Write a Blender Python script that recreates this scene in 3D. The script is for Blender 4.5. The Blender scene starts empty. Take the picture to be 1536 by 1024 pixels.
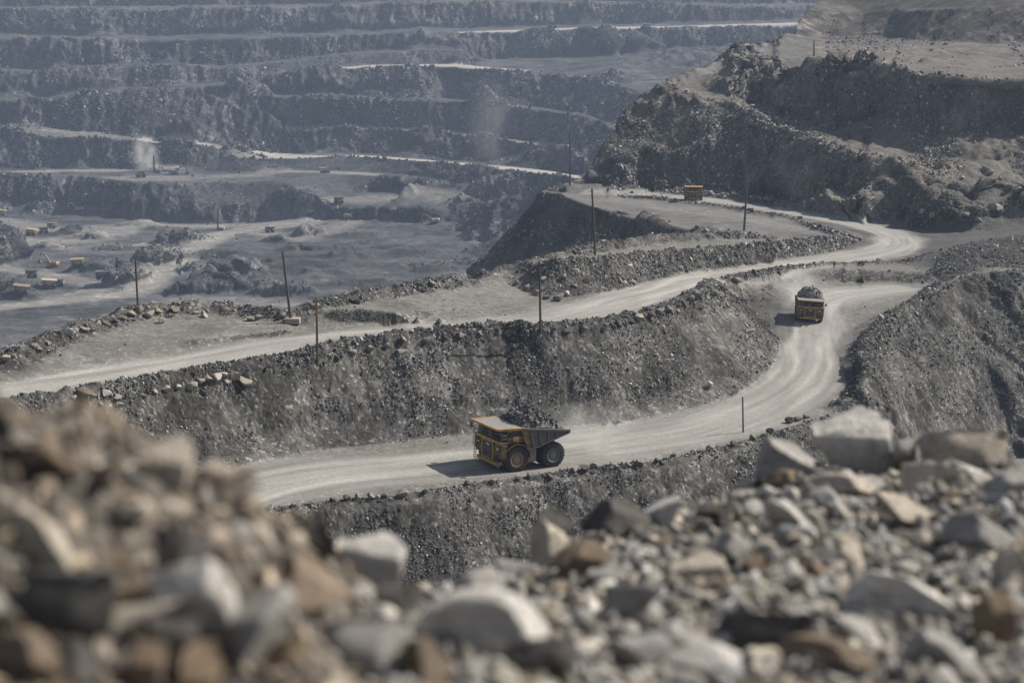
import bpy, bmesh, math, random
import numpy as np
from mathutils import Vector, Matrix, Euler, Quaternion
from mathutils.geometry import delaunay_2d_cdt

SC = bpy.context.scene
COL = SC.collection
rng = np.random.default_rng(7)
random.seed(7)

# ------------------------------------------------------------------ camera model (metres, camera at the origin)
FPX = 2500.0                       # focal length in photo pixels (1536 wide)
PITCH = math.atan(492.0 / FPX)     # horizon sits just inside the top of the frame
CP, SP = math.cos(PITCH), math.sin(PITCH)

def ray(px, py):
    x = (px - 768.0) / FPX
    y = (512.0 - py) / FPX
    return np.array([x, CP + y * SP, y * CP - SP])

def PZ(px, py, z):                 # point seen at that pixel on the level z
    d = ray(px, py)
    return d * (z / d[2])

def PD(px, py, D):                 # point seen at that pixel at ground distance D
    d = ray(px, py)
    return d * (D / d[1])

# ------------------------------------------------------------------ numpy gradient noise
_perm = rng.permutation(256).astype(np.int32)
_perm = np.concatenate([_perm, _perm, _perm])
_g3 = rng.normal(size=(256, 3)).astype(np.float32)
_g3 /= np.linalg.norm(_g3, axis=1)[:, None]

def noise3(x, y, z):
    x = np.asarray(x, np.float32); y = np.asarray(y, np.float32); z = np.asarray(z, np.float32)
    xi = np.floor(x).astype(np.int32); yi = np.floor(y).astype(np.int32); zi = np.floor(z).astype(np.int32)
    xf = x - xi; yf = y - yi; zf = z - zi
    u = xf * xf * (3 - 2 * xf); v = yf * yf * (3 - 2 * yf); w = zf * zf * (3 - 2 * zf)
    xi &= 255; yi &= 255; zi &= 255
    def h(a, b, c, fx, fy, fz):
        k = _perm[_perm[_perm[(xi + a) & 255] + ((yi + b) & 255)] + ((zi + c) & 255)]
        g = _g3[k]
        return g[..., 0] * fx + g[..., 1] * fy + g[..., 2] * fz
    x00 = h(0,0,0,xf,yf,zf); x00 = x00 + u * (h(1,0,0,xf-1,yf,zf) - x00)
    x10 = h(0,1,0,xf,yf-1,zf); x10 = x10 + u * (h(1,1,0,xf-1,yf-1,zf) - x10)
    x01 = h(0,0,1,xf,yf,zf-1); x01 = x01 + u * (h(1,0,1,xf-1,yf,zf-1) - x01)
    x11 = h(0,1,1,xf,yf-1,zf-1); x11 = x11 + u * (h(1,1,1,xf-1,yf-1,zf-1) - x11)
    a = x00 + v * (x10 - x00); b = x01 + v * (x11 - x01)
    return (a + w * (b - a)) * 1.6

def fbm(x, y, z, o=3):
    s = 0; a = 1.0; f = 1.0
    for i in range(o):
        s = s + a * noise3(x * f + 17.3 * i, y * f - 9.1 * i, z * f + 4.7 * i); a *= 0.5; f *= 2.03
    return s

def smooth(e0, e1, x):
    t = np.clip((x - e0) / (e1 - e0), 0, 1)
    return t * t * (3 - 2 * t)

def seg_dist(X, Y, line):
    """nearest distance, signed lateral offset and arc position of points to a polyline in plan"""
    line = np.asarray(line, np.float64)
    best = np.full(X.shape, 1e9); lat = np.zeros(X.shape); arc = np.zeros(X.shape)
    s0 = 0.0
    for a, b in zip(line[:-1], line[1:]):
        dx, dy = b[0] - a[0], b[1] - a[1]
        L = math.hypot(dx, dy)
        if L < 1e-6: continue
        t = ((X - a[0]) * dx + (Y - a[1]) * dy) / (L * L)
        tc = np.clip(t, 0, 1)
        ex = X - (a[0] + tc * dx); ey = Y - (a[1] + tc * dy)
        d = np.hypot(ex, ey)
        m = d < best
        best = np.where(m, d, best)
        lat = np.where(m, ((X - a[0]) * dy - (Y - a[1]) * dx) / L, lat)
        arc = np.where(m, s0 + tc * L, arc)
        s0 += L
    return best, lat, arc

def in_poly(X, Y, poly):
    poly = np.asarray(poly)
    inside = np.zeros(X.shape, bool)
    n = len(poly)
    for i in range(n):
        x1, y1 = poly[i][0], poly[i][1]; x2, y2 = poly[(i + 1) % n][0], poly[(i + 1) % n][1]
        if y1 == y2: continue
        c = ((y1 > Y) != (y2 > Y)) & (X < (x2 - x1) * (Y - y1) / (y2 - y1) + x1)
        inside ^= c
    return inside

def smoothline(pts, it=2):
    pts = [np.asarray(p, float) for p in pts]
    for _ in range(it):
        q = [pts[0]]
        for a, b in zip(pts[:-1], pts[1:]):
            q += [a * .75 + b * .25, a * .25 + b * .75]
        q.append(pts[-1]); pts = q
    return pts

# ------------------------------------------------------------------ names, labels
def tag(o, label=None, cat=None, group=None, kind=None):
    if label: o['label'] = label
    if cat: o['category'] = cat
    if group: o['group'] = group
    if kind: o['kind'] = kind
    return o

def link(o, parent=None):
    COL.objects.link(o)
    if parent is not None: o.parent = parent
    return o

def empty(name, loc, rot=(0, 0, 0), scale=(1, 1, 1)):
    o = bpy.data.objects.new(name, None); COL.objects.link(o)
    o.location = loc; o.rotation_euler = rot; o.scale = scale
    o.empty_display_size = 0.2
    return o

def copy_tree(o, parent=None):
    c = o.copy(); COL.objects.link(c); c.parent = parent
    for ch in [k for k in SC.objects if k.parent == o]:
        copy_tree(ch, c)
    return c

def mesh_np(name, co, faces):
    """co (n,3) float, faces (m,k) int -> mesh"""
    me = bpy.data.meshes.new(name)
    co = np.ascontiguousarray(co, np.float32); faces = np.ascontiguousarray(faces, np.int32)
    k = faces.shape[1]
    me.vertices.add(len(co)); me.vertices.foreach_set('co', co.ravel())
    me.loops.add(faces.size); me.loops.foreach_set('vertex_index', faces.ravel())
    me.polygons.add(len(faces))
    me.polygons.foreach_set('loop_start', np.arange(0, faces.size, k, dtype=np.int32))
    me.update(calc_edges=True)
    return me

def vattr(me, name, kind, data):
    a = me.attributes.new(name, kind, 'POINT')
    key = {'FLOAT': 'value', 'FLOAT_VECTOR': 'vector', 'FLOAT_COLOR': 'color', 'INT': 'value'}[kind]
    a.data.foreach_set(key, np.ascontiguousarray(data).ravel())

# ------------------------------------------------------------------ material helpers
class NT:
    def __init__(s, name):
        s.m = bpy.data.materials.new(name); s.m.use_nodes = True
        s.t = s.m.node_tree; s.t.nodes.clear()
        s.out = s.t.nodes.new('ShaderNodeOutputMaterial')
        s.b = s.t.nodes.new('ShaderNodeBsdfPrincipled')
        s.t.links.new(s.b.outputs[0], s.out.inputs[0])
        s.b.inputs['Specular IOR Level'].default_value = 0.15
        s.b.inputs['Roughness'].default_value = 0.9
    def n(s, t, **kw):
        nd = s.t.nodes.new(t)
        for k, v in kw.items(): setattr(nd, k, v)
        return nd
    def put(s, sock, v):
        if isinstance(v, bpy.types.NodeSocket): s.t.links.new(v, sock)
        else: sock.default_value = v
    def attr(s, name, typ='GEOMETRY'):
        return s.n('ShaderNodeAttribute', attribute_name=name, attribute_type=typ)
    def pos(s): return s.n('ShaderNodeNewGeometry').outputs['Position']
    def objco(s): return s.n('ShaderNodeTexCoord').outputs['Object']
    def mapping(s, v, scale=(1, 1, 1), loc=(0, 0, 0)):
        m = s.n('ShaderNodeMapping'); s.put(m.inputs[0], v); m.inputs['Scale'].default_value = scale; m.inputs['Location'].default_value = loc
        return m.outputs[0]
    def noise(s, v, scale, detail=4, rough=.6, out='Fac', dist=0.0):
        m = s.n('ShaderNodeTexNoise'); s.put(m.inputs['Vector'], v)
        m.inputs['Scale'].default_value = scale; m.inputs['Detail'].default_value = detail; m.inputs['Roughness'].default_value = rough
        m.inputs['Distortion'].default_value = dist
        return m.outputs[out]
    def voro(s, v, scale, feature='F1', out='Color', rand=1.0):
        m = s.n('ShaderNodeTexVoronoi', feature=feature); s.put(m.inputs['Vector'], v)
        m.inputs['Scale'].default_value = scale; m.inputs['Randomness'].default_value = rand
        return m.outputs[out]
    def math(s, op, a, b=0.0, clamp=False):
        m = s.n('ShaderNodeMath', operation=op, use_clamp=clamp); s.put(m.inputs[0], a); s.put(m.inputs[1], b)
        return m.outputs[0]
    def ramp(s, v, a, b, c=0.0, d=1.0):
        m = s.n('ShaderNodeMapRange', interpolation_type='SMOOTHSTEP'); s.put(m.inputs[0], v)
        for i, q in enumerate((a, b, c, d)): m.inputs[i + 1].default_value = q
        return m.outputs[0]
    def mix(s, f, a, b, blend='MIX'):
        m = s.n('ShaderNodeMix', data_type='RGBA', blend_type=blend); s.put(m.inputs[0], f)
        s.put(m.inputs[6], a); s.put(m.inputs[7], b)
        return m.outputs[2]
    def scalec(s, col, f):          # colour times a float socket
        m = s.n('ShaderNodeVectorMath', operation='SCALE'); s.put(m.inputs[0], col); s.put(m.inputs['Scale'], f)
        return m.outputs[0]
    def bump(s, h, strength, dist, normal=None):
        m = s.n('ShaderNodeBump'); m.inputs['Strength'].default_value = strength; m.inputs['Distance'].default_value = dist
        s.put(m.inputs['Height'], h)
        if normal is not None: s.put(m.inputs['Normal'], normal)
        return m.outputs[0]
    def sepx(s, v, k):
        m = s.n('ShaderNodeSeparateXYZ'); s.put(m.inputs[0], v); return m.outputs[k]
    def color(s, c): s.put(s.b.inputs['Base Color'], c); return s
    def normal(s, c): s.put(s.b.inputs['Normal'], c); return s

def C4(r, g, b): return (r, g, b, 1.0)

def paint(name, col, rough=.6, dirt=.5, dirtcol=(.17, .155, .14), metal=0.0, scale=1.3):
    m = NT(name)
    v = m.objco()
    n = m.noise(v, scale, 6, .7)
    n2 = m.noise(v, scale * 7, 3, .6)
    f = m.math('MULTIPLY', m.ramp(m.math('ADD', n, m.math('MULTIPLY', n2, .35)), .45, .85), dirt, True)
    m.color(m.mix(f, C4(*col), C4(*dirtcol)))
    m.b.inputs['Roughness'].default_value = rough; m.b.inputs['Metallic'].default_value = metal
    m.b.inputs['Specular IOR Level'].default_value = .35
    return m.m
# ------------------------------------------------------------------ survey lines (crests, toes, road edges), traced as px, py, level or distance
TIN = []
def addpts(pts, step=None, jit=1.0):
    pts = [np.asarray(p, float) for p in pts]
    out = []
    for a, b in zip(pts[:-1], pts[1:]):
        D = max(60.0, .5 * (a[1] + b[1]))
        st = step or max(2.2, D / 95.0)
        n = max(1, int(np.linalg.norm((b - a)[:2]) / st))
        for i in range(n): out.append(a + (b - a) * (i / n))
    out.append(pts[-1])
    out = np.array(out)
    if jit > 0:
        k = np.maximum(out[:, 1], 100) / 270.0
        w = 9.0 * k
        q = np.minimum(k, 4.5)
        out[:, 0] += jit * q * 1.1 * noise3(out[:, 0] / w, out[:, 1] / w, 3.3 + 0 * w)
        out[:, 1] += jit * q * 1.1 * noise3(out[:, 0] / w, out[:, 1] / w, 13.7 + 0 * w)
        out[:, 2] += jit * q * .35 * noise3(out[:, 0] / w, out[:, 1] / w, 23.1 + 0 * w)
    TIN.append(out)
    return pts
def LZ(l, step=None, jit=.6): return addpts([PZ(*p) for p in l], step, jit)
def LD(l, step=None, jit=1.0): return addpts([PD(*p) for p in l], step, jit)
TOES = []
def LT(l, **k):
    r = LD(l, **k); TOES.append(r); return r
def off(line, d, dz):              # shift to the right of the running direction
    line = [np.asarray(p, float) for p in line]; out = []
    for i, p in enumerate(line):
        a = line[max(0, i - 1)]; b = line[min(len(line) - 1, i + 1)]
        t = (b - a)[:2]; t = t / (np.linalg.norm(t) + 1e-9)
        out.append(np.array([p[0] + t[1] * d, p[1] - t[0] * d, p[2] + dz]))
    return out
def XYZ(l, step=None, jit=.5): return addpts(l, step, jit)

# --- lower haul road
LR_far = LZ([(-250,830,-61),(-100,795,-61.5),(100,765,-62),(220,737,-62.6),(330,712,-63),(400,690,-63.3),(500,672,-63.8),(600,663,-64.2),(700,652,-64.8),
  (850,640,-65.3),(950,632,-65.6),(1050,612,-66),(1110,588,-66.3),(1148,560,-66.7),(1166,530,-67.3),(1168,508,-67.9),(1150,488,-67.8),(1118,468,-66.3),(1088,450,-64),(1082,438,-62.4)])
LR_near = LZ([(-250,920,-60),(0,860,-61),(150,820,-61.5),(300,785,-62.2),(390,762,-63),(480,750,-63.4),(600,740,-64),(700,724,-64.5),(800,710,-65),(900,698,-65.2),
  (1000,686,-65.5),(1080,667,-65.8),(1150,647,-66),(1220,626,-66.3),(1258,607,-66.5),(1272,582,-66.8),(1262,552,-67.2),(1252,522,-67.8),(1265,500,-68.3),(1310,475,-69),(1380,443,-69.4),(1405,430,-69.5)])
LR_back = LZ([(1090,430,-62.9),(1120,428,-64.6),(1180,425,-67.6),(1260,423,-69),(1340,424,-69.4),(1405,427,-69.5)])
LZ([(1120,450,-66),(1200,450,-68.5),(1300,450,-69.3)]); LZ([(1190,500,-68.3),(1230,500,-68.2)])
nb = LR_near[:14]
XYZ(off(nb, 2.6, 0.3)); XYZ(off(nb, 4.6, -.6))
XYZ(off(nb, 14, -10.5), jit=1.2); XYZ(off(nb, 28, -22), jit=1.4); 
XYZ(off(LR_far[3:13], -4.5, 2.6), jit=1.2)
# --- rib on the right of the junction
rr = LZ([(1268,606,-66),(1292,588,-64.6),(1302,550,-64.2),(1298,515,-65.3),(1332,480,-65.6),(1400,440,-65.6),(1440,408,-64.3),(1490,404,-64.8),(1540,408,-65.5),(1700,420,-67)], jit=.9)
LD([(1310,640,268),(1345,690,278),(1400,690,314),(1470,690,345),(1536,690,372),(1750,690,380)], jit=1.2)
LD([(1330,600,290),(1365,555,328),(1415,545,366),(1485,520,394),(1540,515,404),(1720,515,408)], jit=1.2)
# --- big face: crest of the upper platform
CR = LZ([(-250,690,-48.8),(-100,650,-49.5),(50,612,-50.6),(150,596,-51.2),(250,578,-51.7),(350,560,-52.2),(440,547,-52.5),(530,525,-52.4),(600,514,-52.2),(740,499,-52.3),(810,501,-52.5),
  (900,494,-52.9),(1000,472,-53.2),(1050,452,-54),(1075,440,-55),(1086,432,-56.5)], jit=.45)
XYZ(off(CR[:-1], -2.0, .9)); XYZ(off(CR[:-1], -4.2, -.1))
LZ([(1112,478,-60),(1142,500,-63.2)])
LZ([(850,489,-52.4),(950,463,-54.5),(1000,447,-57.5),(1050,432,-60),(1086,422,-62.2)], jit=.3)
UR_near = LZ([(1090,421,-62.5),(1120,414,-63.8),(1180,404,-66.2),(1250,397,-67),(1330,396,-67.5),(1400,393,-68)])
LZ([(1180,410,-66.4),(1250,404,-66.4),(1330,405,-66.8),(1395,408,-67)])
# --- pile right of the bend
LZ([(1408,414,-67.8),(1430,398,-65.5),(1470,390,-64.5),(1540,388,-64),(1700,390,-64)])
LZ([(1400,380,-66.5),(1425,370,-63),(1475,359,-61.5),(1540,350,-60.5),(1700,345,-60)])
LZ([(1400,364,-69.3),(1450,347,-70),(1540,345,-70.5),(1700,342,-70.5)])
LZ([(1390,347,-71),(1450,336,-71.5),(1540,333,-71.7),(1700,330,-72)])
# --- upper haul road
UR_far = LZ([(-250,640,-48.2),(-100,612,-49),(0,590,-50),(150,560,-51),(300,522,-51.8),(450,497,-52.3),(600,488,-52.5),(740,485,-52.7),(830,470,-53.2),(900,447,-54.5),(960,427,-57.5),
  (1060,406,-62.5),(1180,391,-66.2),(1250,381,-66.5),(1285,367,-67.5),(1292,357,-68.5),(1270,346,-69.6),(1200,323,-72.5),(1100,308,-74),(1000,297,-75.5),(960,294,-76)], jit=.3)
UR_out = LZ([(1350,386,-68),(1388,370,-69),(1385,356,-70),(1340,340,-71.5),(1280,330,-72.3),(1200,316,-73.5),(1100,300,-75),(1000,289,-76.5),(900,284,-77.5)], jit=.3)
LZ([(1330,370,-68.3),(1340,358,-69.6)])
# inner flats
LZ([(900,300,-77),(1000,315,-76),(1100,325,-74.5),(1200,340,-72),(1250,352,-70.5)], jit=.3)
DF = LZ([(838,288,-77.5),(870,292,-77.3),(900,305,-76.8),(950,320,-76.3),(1000,333,-75),(1060,345,-73),(1130,353,-71)], jit=1.2)
LZ([(846,276,-74.5),(862,267,-73.6),(880,268,-75)])
LZ([(1130,356,-70.3),(1200,352,-69.5),(1250,356,-68.6)], jit=.3)
XYZ(off(DF, 10, 1.2))
# spur running out and down into the pit
LD([(838,288,716),(806,325,713),(781,365,710),(752,395,707),(720,418,704),(650,455,700),(560,520,690)], jit=1.5)
LD([(700,520,600),(800,470,620),(900,440,600),(1000,408,560),(1060,384,535)], jit=1.0)
LD([(1100,372,516),(1130,360,518)], jit=.3)
LD([(790,418,660),(850,370,664),(920,345,640)], jit=2.0)
LD([(640,560,640),(560,560,620)])
XYZ([(-60,830,-160),(0,820,-140),(28,805,-112),(50,800,-92)]); XYZ([(-60,920,-198),(20,920,-185),(60,900,-150),(80,880,-125)])
# platform: outer gravel ridge, rubble embankment, inner flat
LZ([(700,424,-52.8),(780,404,-52.8),(845,392,-53),(880,383,-53.4),(930,374,-55),(980,366,-57),(1050,361,-61.7),(1130,358,-67.6)], jit=.5)
rim2 = LZ([(720,416,-53),(780,397,-52.6),(840,385,-52.6),(880,374,-53),(930,365,-54.5),(980,357,-56.3),(1050,353,-61),(1128,353.5,-67.4)], jit=.8)
XYZ(off(rim2[:-1], -12, -7)); 
RB = LZ([(762,427,-54.2),(800,444,-54.4),(830,452,-54.5),(900,441,-55.3),(1000,416,-60),(1100,399,-64.2),(1180,388,-66.4),(1250,377,-66.6),(1282,365,-67.7)], jit=.6)
RT = LZ([(785,402,-52),(835,402,-50.3),(900,394,-51.5),(1000,384,-56.6),(1100,376,-60.9),(1200,367,-64.9),(1272,358,-67)], jit=1.0)
LZ([(900,384,-53),(1000,371,-57.5),(1100,364,-62.6),(1200,360,-66),(1250,357,-68.2)], jit=.3)
# left pit rim
RIM = LZ([(-250,600,-47.5),(-100,570,-48.5),(0,550,-49.2),(50,525,-49.5),(100,505,-49.8),(200,474,-50),(250,468,-50.2),(330,467,-51),(440,480,-51.8),(470,466,-51.6),(530,449,-51.5),(600,438,-52),(700,424,-52.6)], jit=.5)
XYZ(off(RIM, -2.5, .9), jit=1.2); XYZ(off(RIM, -6, -1.5), jit=1.2); XYZ(off(RIM, -50, -50)); XYZ(off(RIM, -130, -118))
LZ([(180,520,-50),(420,494,-51.5)], jit=.3); LZ([(640,462,-52.3),(740,450,-53)], jit=.3)
LZ([(485,474,-51.2),(510,462,-50.0),(590,467,-50.3),(660,476,-51),(706,482,-52.1)], jit=.5); LZ([(480,483,-51.8),(600,484,-52),(704,486,-52.2)], jit=.2); LZ([(530,456,-51.7),(620,459,-52),(705,474,-52.3)], jit=.2)
# hillside in front of the camera, below every sight line
for t in np.linspace(-.5, .5, 13):
    TIN.append(np.array([(t * Y, Y, z) for Y, z in ((9, -6.5), (30, -20), (60, -38), (100, -60), (140, -84))]))
    if t > -.12: TIN.append(np.array([(t * 176, 176, -88)]))
    if t > .2: TIN.append(np.array([(t * 220, 220, -95), (t * 260, 260, -97)]))

# --- right hand benches
LZ([(1000,287,-77.5),(1025,287,-77),(1060,287,-76.5),(1100,295,-75.6),(1180,301,-74),(1240,311,-72.6),(1290,318,-71.8),(1340,329,-71.4)], jit=.5)
LD([(1085,268,722),(1130,268,700),(1200,276,668),(1290,302,600),(1335,310,585),(1385,270,586)], jit=2.0)
LD([(1000,131,812),(1024,141,803),(1066,157,785),(1110,167,762),(1150,190,732),(1200,206,690),(1270,231,640),(1340,249,615),(1388,259,600)], jit=1.2)
LD([(1420,270,580),(1480,280,570),(1540,292,560),(1750,320,540)], jit=1.5)
LD([(1400,290,565),(1460,305,555),(1540,312,548),(1750,330,530)], jit=1.5)
LZ([(1360,334,-71.4),(1400,328,-71.3),(1470,330,-71.2),(1540,328,-71.2),(1700,326,-71.5)], jit=.6)
# pile left of it
LD([(905,276,740),(940,270,738),(985,284,722)]); LD([(925,266,752),(960,249,748),(1000,232,746),(1038,229,744),(1062,240,740),(1080,262,728)], jit=1.2); LD([(985,262,728),(1035,264,726)], jit=1)
# bench strip toe of the upper face
LD([(1040,129,838),(1085,142,825),(1150,166,795),(1210,183,758),(1250,196,722),(1330,217,690),(1400,236,662),(1470,242,650),(1540,240,640),(1750,235,620)], jit=1.5)
LD([(1130,105,868),(1190,122,830),(1260,150,765),(1340,180,715),(1420,195,685),(1540,190,665),(1750,185,650)], jit=2.5)
LD([(1110,82,900),(1150,90,870),(1190,92,800),(1230,90,772),(1262,86,760),(1300,97,740),(1330,104,725),(1390,115,702),(1470,121,688),(1540,124,680),(1750,130,660)], jit=1.0)
LD([(1190,64,960),(1260,62,990),(1330,63,1000),(1420,72,930),(1540,80,900),(1750,85,880)], jit=.8)
LD([(1110,72,930),(1150,60,960),(1180,48,1000)], jit=1.5)
LD([(1190,56,1020),(1260,54,1050),(1330,56,1040),(1420,62,970),(1540,66,940),(1750,70,930)], jit=.8)
LD([(1192,34,1040),(1232,-2,1110),(1275,-50,1180)], jit=1.5)
LD([(1330,-60,1180),(1540,-90,1120),(1800,-100,1100)], jit=2); LD([(1300,20,1080),(1420,10,1020),(1540,5,985),(1800,0,980)], jit=3)
LD([(1400,-60,1420),(1560,-70,1420),(1800,-80,1420)])
# left fall of that hill towards the pit
LD([(1100,74,905),(1080,92,890),(1050,116,860),(1000,126,830),(962,150,812),(930,182,795),(908,220,780),(890,250,765),(884,266,755)], jit=1.5)
LD([(1010,180,785),(960,215,765),(930,250,748)], jit=2.5); LD([(1090,215,745),(1140,235,715)], jit=2.5)
XYZ([(60,960,-165),(100,1010,-150),(150,1090,-120),(190,1200,-80),(230,1400,-40)])
XYZ([(40,1080,-190),(90,1150,-185),(150,1260,-160),(200,1450,-110),(270,1650,-70)])

# --- pit floor
def floor_line(D, zz, n=9):
    for t in np.linspace(-.5, .14, n): TIN.append(np.array([(t * D, D, zz + rng.normal() * .6)]))
for D in (960, 1040, 1120, 1200, 1290, 1380, 1470, 1560): floor_line(D, -205 + (D - 960) * .003)
def mound(px, py, wpx, h, rot=0.0, asp=2.0, z0=-205, flat=.0):
    h *= 1.5
    c = PZ(px, py, z0); s = FPX / c[1]
    r = wpx / s / 2
    for k, f in ((10, 1.0), (8, .45)):
        for i in range(k):
            a = i / k * 6.283 + rng.uniform(-.2, .2)
            x, y = math.cos(a) * r * f, math.sin(a) * r * f / asp * 1.0
            TIN.append(np.array([(c[0] + x * math.cos(rot) - y * math.sin(rot), c[1] + x * math.sin(rot) + y * math.cos(rot), z0 + (h * rng.uniform(.6, .85) if f < .9 else 0))]))
    TIN.append(np.array([(c[0], c[1], z0 + h)]))
mound(-10, 392, 110, 17, 0, .9)
mound(190, 425, 95, 7, .9, 2.2); mound(235, 395, 120, 8, .9, 2.4); mound(270, 362, 95, 7, .6, 2.4)
mound(300, 438, 120, 7, .2, 1.6); mound(350, 415, 120, 8, .1, 2.0); mound(460, 352, 60, 8, .6, 1.2); mound(120, 352, 110, 4, 0, 2.5)
mound(330, 385, 140, 5, .1, 2.2); mound(440, 400, 160, 4, .2, 2.5); mound(520, 385, 120, 4, 0, 2.5); mound(15, 432, 100, 6, 0, 1.5); mound(600, 400, 170, 3, .1, 2.5); mound(430, 440, 130, 5, .1, 2)
mound(70,372,70,3,.2,2); mound(560,365,120,3,0,3); mound(205,338,110,3,0,3)
for px, py, w_, h_, r_, a_ in ((138,357,120,3.5,.05,3.2),(150,405,130,4,.5,2.4),(205,410,80,6,.9,2),(260,380,90,5,.7,2),(300,360,80,4,.6,2.2),(240,345,120,3,.05,3),(160,372,110,3.5,.2,2.5),(320,425,90,5,.3,1.8),
  (385,432,110,5,.2,2),(395,395,130,3.5,.1,2.6),(300,405,100,4.5,.3,2),(480,410,150,3.5,.1,2.6),(540,425,150,3.5,.1,2.4),(620,380,140,3,.1,3),(660,405,140,3.5,.2,2.4),(500,372,120,3.5,.1,2.6),(590,372,110,2.5,0,3),(690,370,110,3.5,.1,2.4),(570,352,130,2.5,0,3.4),(655,352,120,2.5,0,3.2),(30,445,90,4,.1,1.8),(455,372,90,4,.4,2),(415,362,70,3,.2,2.4),(715,395,90,4,.3,2)):
    mound(px, py, w_, h_, r_, a_)

# --- far walls: pairs of crest and back of bench, at ground distances
LT([(-300,322,1800),(0,320,1805),(60,322,1800),(120,322,1790),(200,332,1735),(300,336,1725),(400,336,1720),(470,326,1650),(560,330,1632),(640,332,1618),(700,336,1580),(740,338,1530)], jit=1.5)
LD([(-300,300,1825),(40,302,1830),(90,308,1822),(150,312,1800),(210,305,1758),(300,308,1752),(400,308,1748),(450,306,1735)], jit=3)
BD = LD([(-300,264,1850),(0,263,1860),(120,264,1860),(170,274,1800),(250,277,1785),(350,272,1800),(385,267,1830),(430,280,1760),(480,292,1700)], jit=1.6)
LT([(-300,254,1980),(0,253,1980),(125,251,1975),(200,254,1965),(330,257,1930),(400,258,1900),(430,262,1850)], jit=.8)
# light plateau in the middle and the bench with the shovel
LD([(470,309,1655),(530,311,1640),(600,311,1635),(680,309,1640),(735,306,1640)], jit=.7)
LD([(455,296,1735),(500,291,1750),(560,288,1778),(640,288,1738),(720,296,1690)], jit=.7)
LD([(430,262,1850),(490,261,1840),(560,264,1800),(640,272,1740),(690,280,1690)], jit=.7); LD([(430,257,1890),(490,256,1880),(560,259,1845),(640,267,1785),(690,275,1735)], jit=.4)
LD([(690,290,1660),(730,310,1590),(770,328,1510),(820,340,1420),(900,345,1320)])
# first far road, right half
F7 = LD([(330,240,1960),(440,239,1920),(510,234,1915),(600,240,1860),(700,248,1770),(780,257,1650),(840,264,1530),(900,275,1380),(960,290,1240)], jit=.7)
LT([(330,235,1985),(440,232,2030),(510,228,2030),(600,233.5,1975),(700,241.5,1910),(780,250.5,1800),(840,258,1660),(900,270,1480),(960,285,1290)], jit=.4)
# left: sloping road and bench
F2 = LD([(-300,190,2030),(0,192,2030),(60,204,2010),(120,206,2000),(200,211,1995),(250,216,1990),(350,223,1980),(400,236,1950)], jit=1.2)
LT([(-300,186,2066),(0,187,2066),(60,189,2066),(120,196,2055),(200,206,2030),(250,211,2025),(350,219,2015),(420,230,2000)], jit=.6)
F8 = LD([(420,196,2052),(560,194,2055),(640,198,2000),(720,205,1935),(820,220,1820),(860,232,1695),(885,249,1570),(925,268,1440),(960,280,1340)], jit=1.3)
LT([(420,192,2085),(560,190,2085),(640,195,2070),(720,202,2045),(820,217,1930),(860,229,1810),(885,246,1670),(925,265,1500)], jit=.8)
LD([(-300,152,2085),(0,150,2085),(70,154,2080),(125,140,2110),(210,134,2120),(300,129,2125),(385,124,2130)], jit=1.2)
LT([(-300,146.5,2190),(0,144.5,2190),(70,147.5,2190),(125,135,2200),(210,130,2205),(300,125.5,2210),(385,119.5,2215)], jit=.8)
LD([(-300,108,2235),(0,104,2240),(60,110,2235),(150,102,2250),(250,98,2255),(330,102,2245),(400,96,2255),(470,88,2270),(560,78,2290),(680,76,2300)], jit=2.5)
LT([(-300,104,2325),(0,100,2325),(60,106,2320),(150,98,2330),(250,94,2335),(330,98,2330),(400,92,2335),(470,84,2345),(560,75,2355),(680,73,2360)], jit=2.0)
LD([(330,150,2095),(380,145,2100),(500,148,2100),(700,152,2075),(830,167,1970),(880,175,1880),(925,194,1750),(970,220,1560)], jit=1.5)
LT([(330,147,2120),(380,142,2140),(500,145,2165),(700,149,2165),(830,164,2080),(880,172,1985),(925,190,1850),(970,215,1630)], jit=1.0)
F4 = LD([(385,122,2150),(470,108,2185),(560,101,2205),(680,100,2205),(780,109,2180),(860,116,2120),(920,126,2030),(960,140,1930),(1010,160,1780)], jit=.6)
LT([(385,119,2200),(470,104,2240),(560,96.5,2260),(680,96,2262),(780,105,2225),(860,112,2160),(920,122,2065),(960,136,1960),(1010,156,1810)], jit=.3)
LD([(700,94,2290),(800,90,2320),(860,88,2330),(930,84,2330),(1000,77,2340),(1090,74,2340),(1250,70,2340)], jit=.5); LD([(700,91,2362),(800,87,2380),(860,85,2385),(930,80.5,2390),(1000,73,2395),(1090,70,2395),(1250,66,2395)], jit=.3)
LD([(905,112,2100),(930,101,2150),(975,87,2200),(1010,86,2210),(1060,98,2150),(1100,110,2100)], jit=2); LD([(985,118,2090),(1060,118,2060)])
LD([(-300,56,2370),(0,56,2370),(120,60,2360),(250,59,2365),(400,56,2375),(500,53,2380),(600,49,2390),(700,49,2395)], jit=1.3)
LT([(-300,51,2535),(0,51,2535),(120,55,2530),(250,54,2535),(400,51,2540),(500,49,2545),(600,44,2550),(690,43,2555)], jit=.9)
F5 = LD([(690,50,2400),(780,47,2410),(870,44,2420),(1000,42,2425),(1180,37,2430),(1300,34,2430)], jit=.4)
LT([(690,43,2555),(780,40.5,2560),(870,36.5,2560),(1000,35,2555),(1180,30,2550),(1300,27,2550)], jit=.3)
LD([(850,54,2390),(900,53,2390),(950,54,2390)], jit=.2)
LD([(-300,18,2570),(0,14,2570),(250,13.5,2575),(480,10,2580),(620,4,2590),(760,2,2600),(900,6,2590),(1100,10,2580),(1300,8,2580)], jit=1.0)
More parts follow.
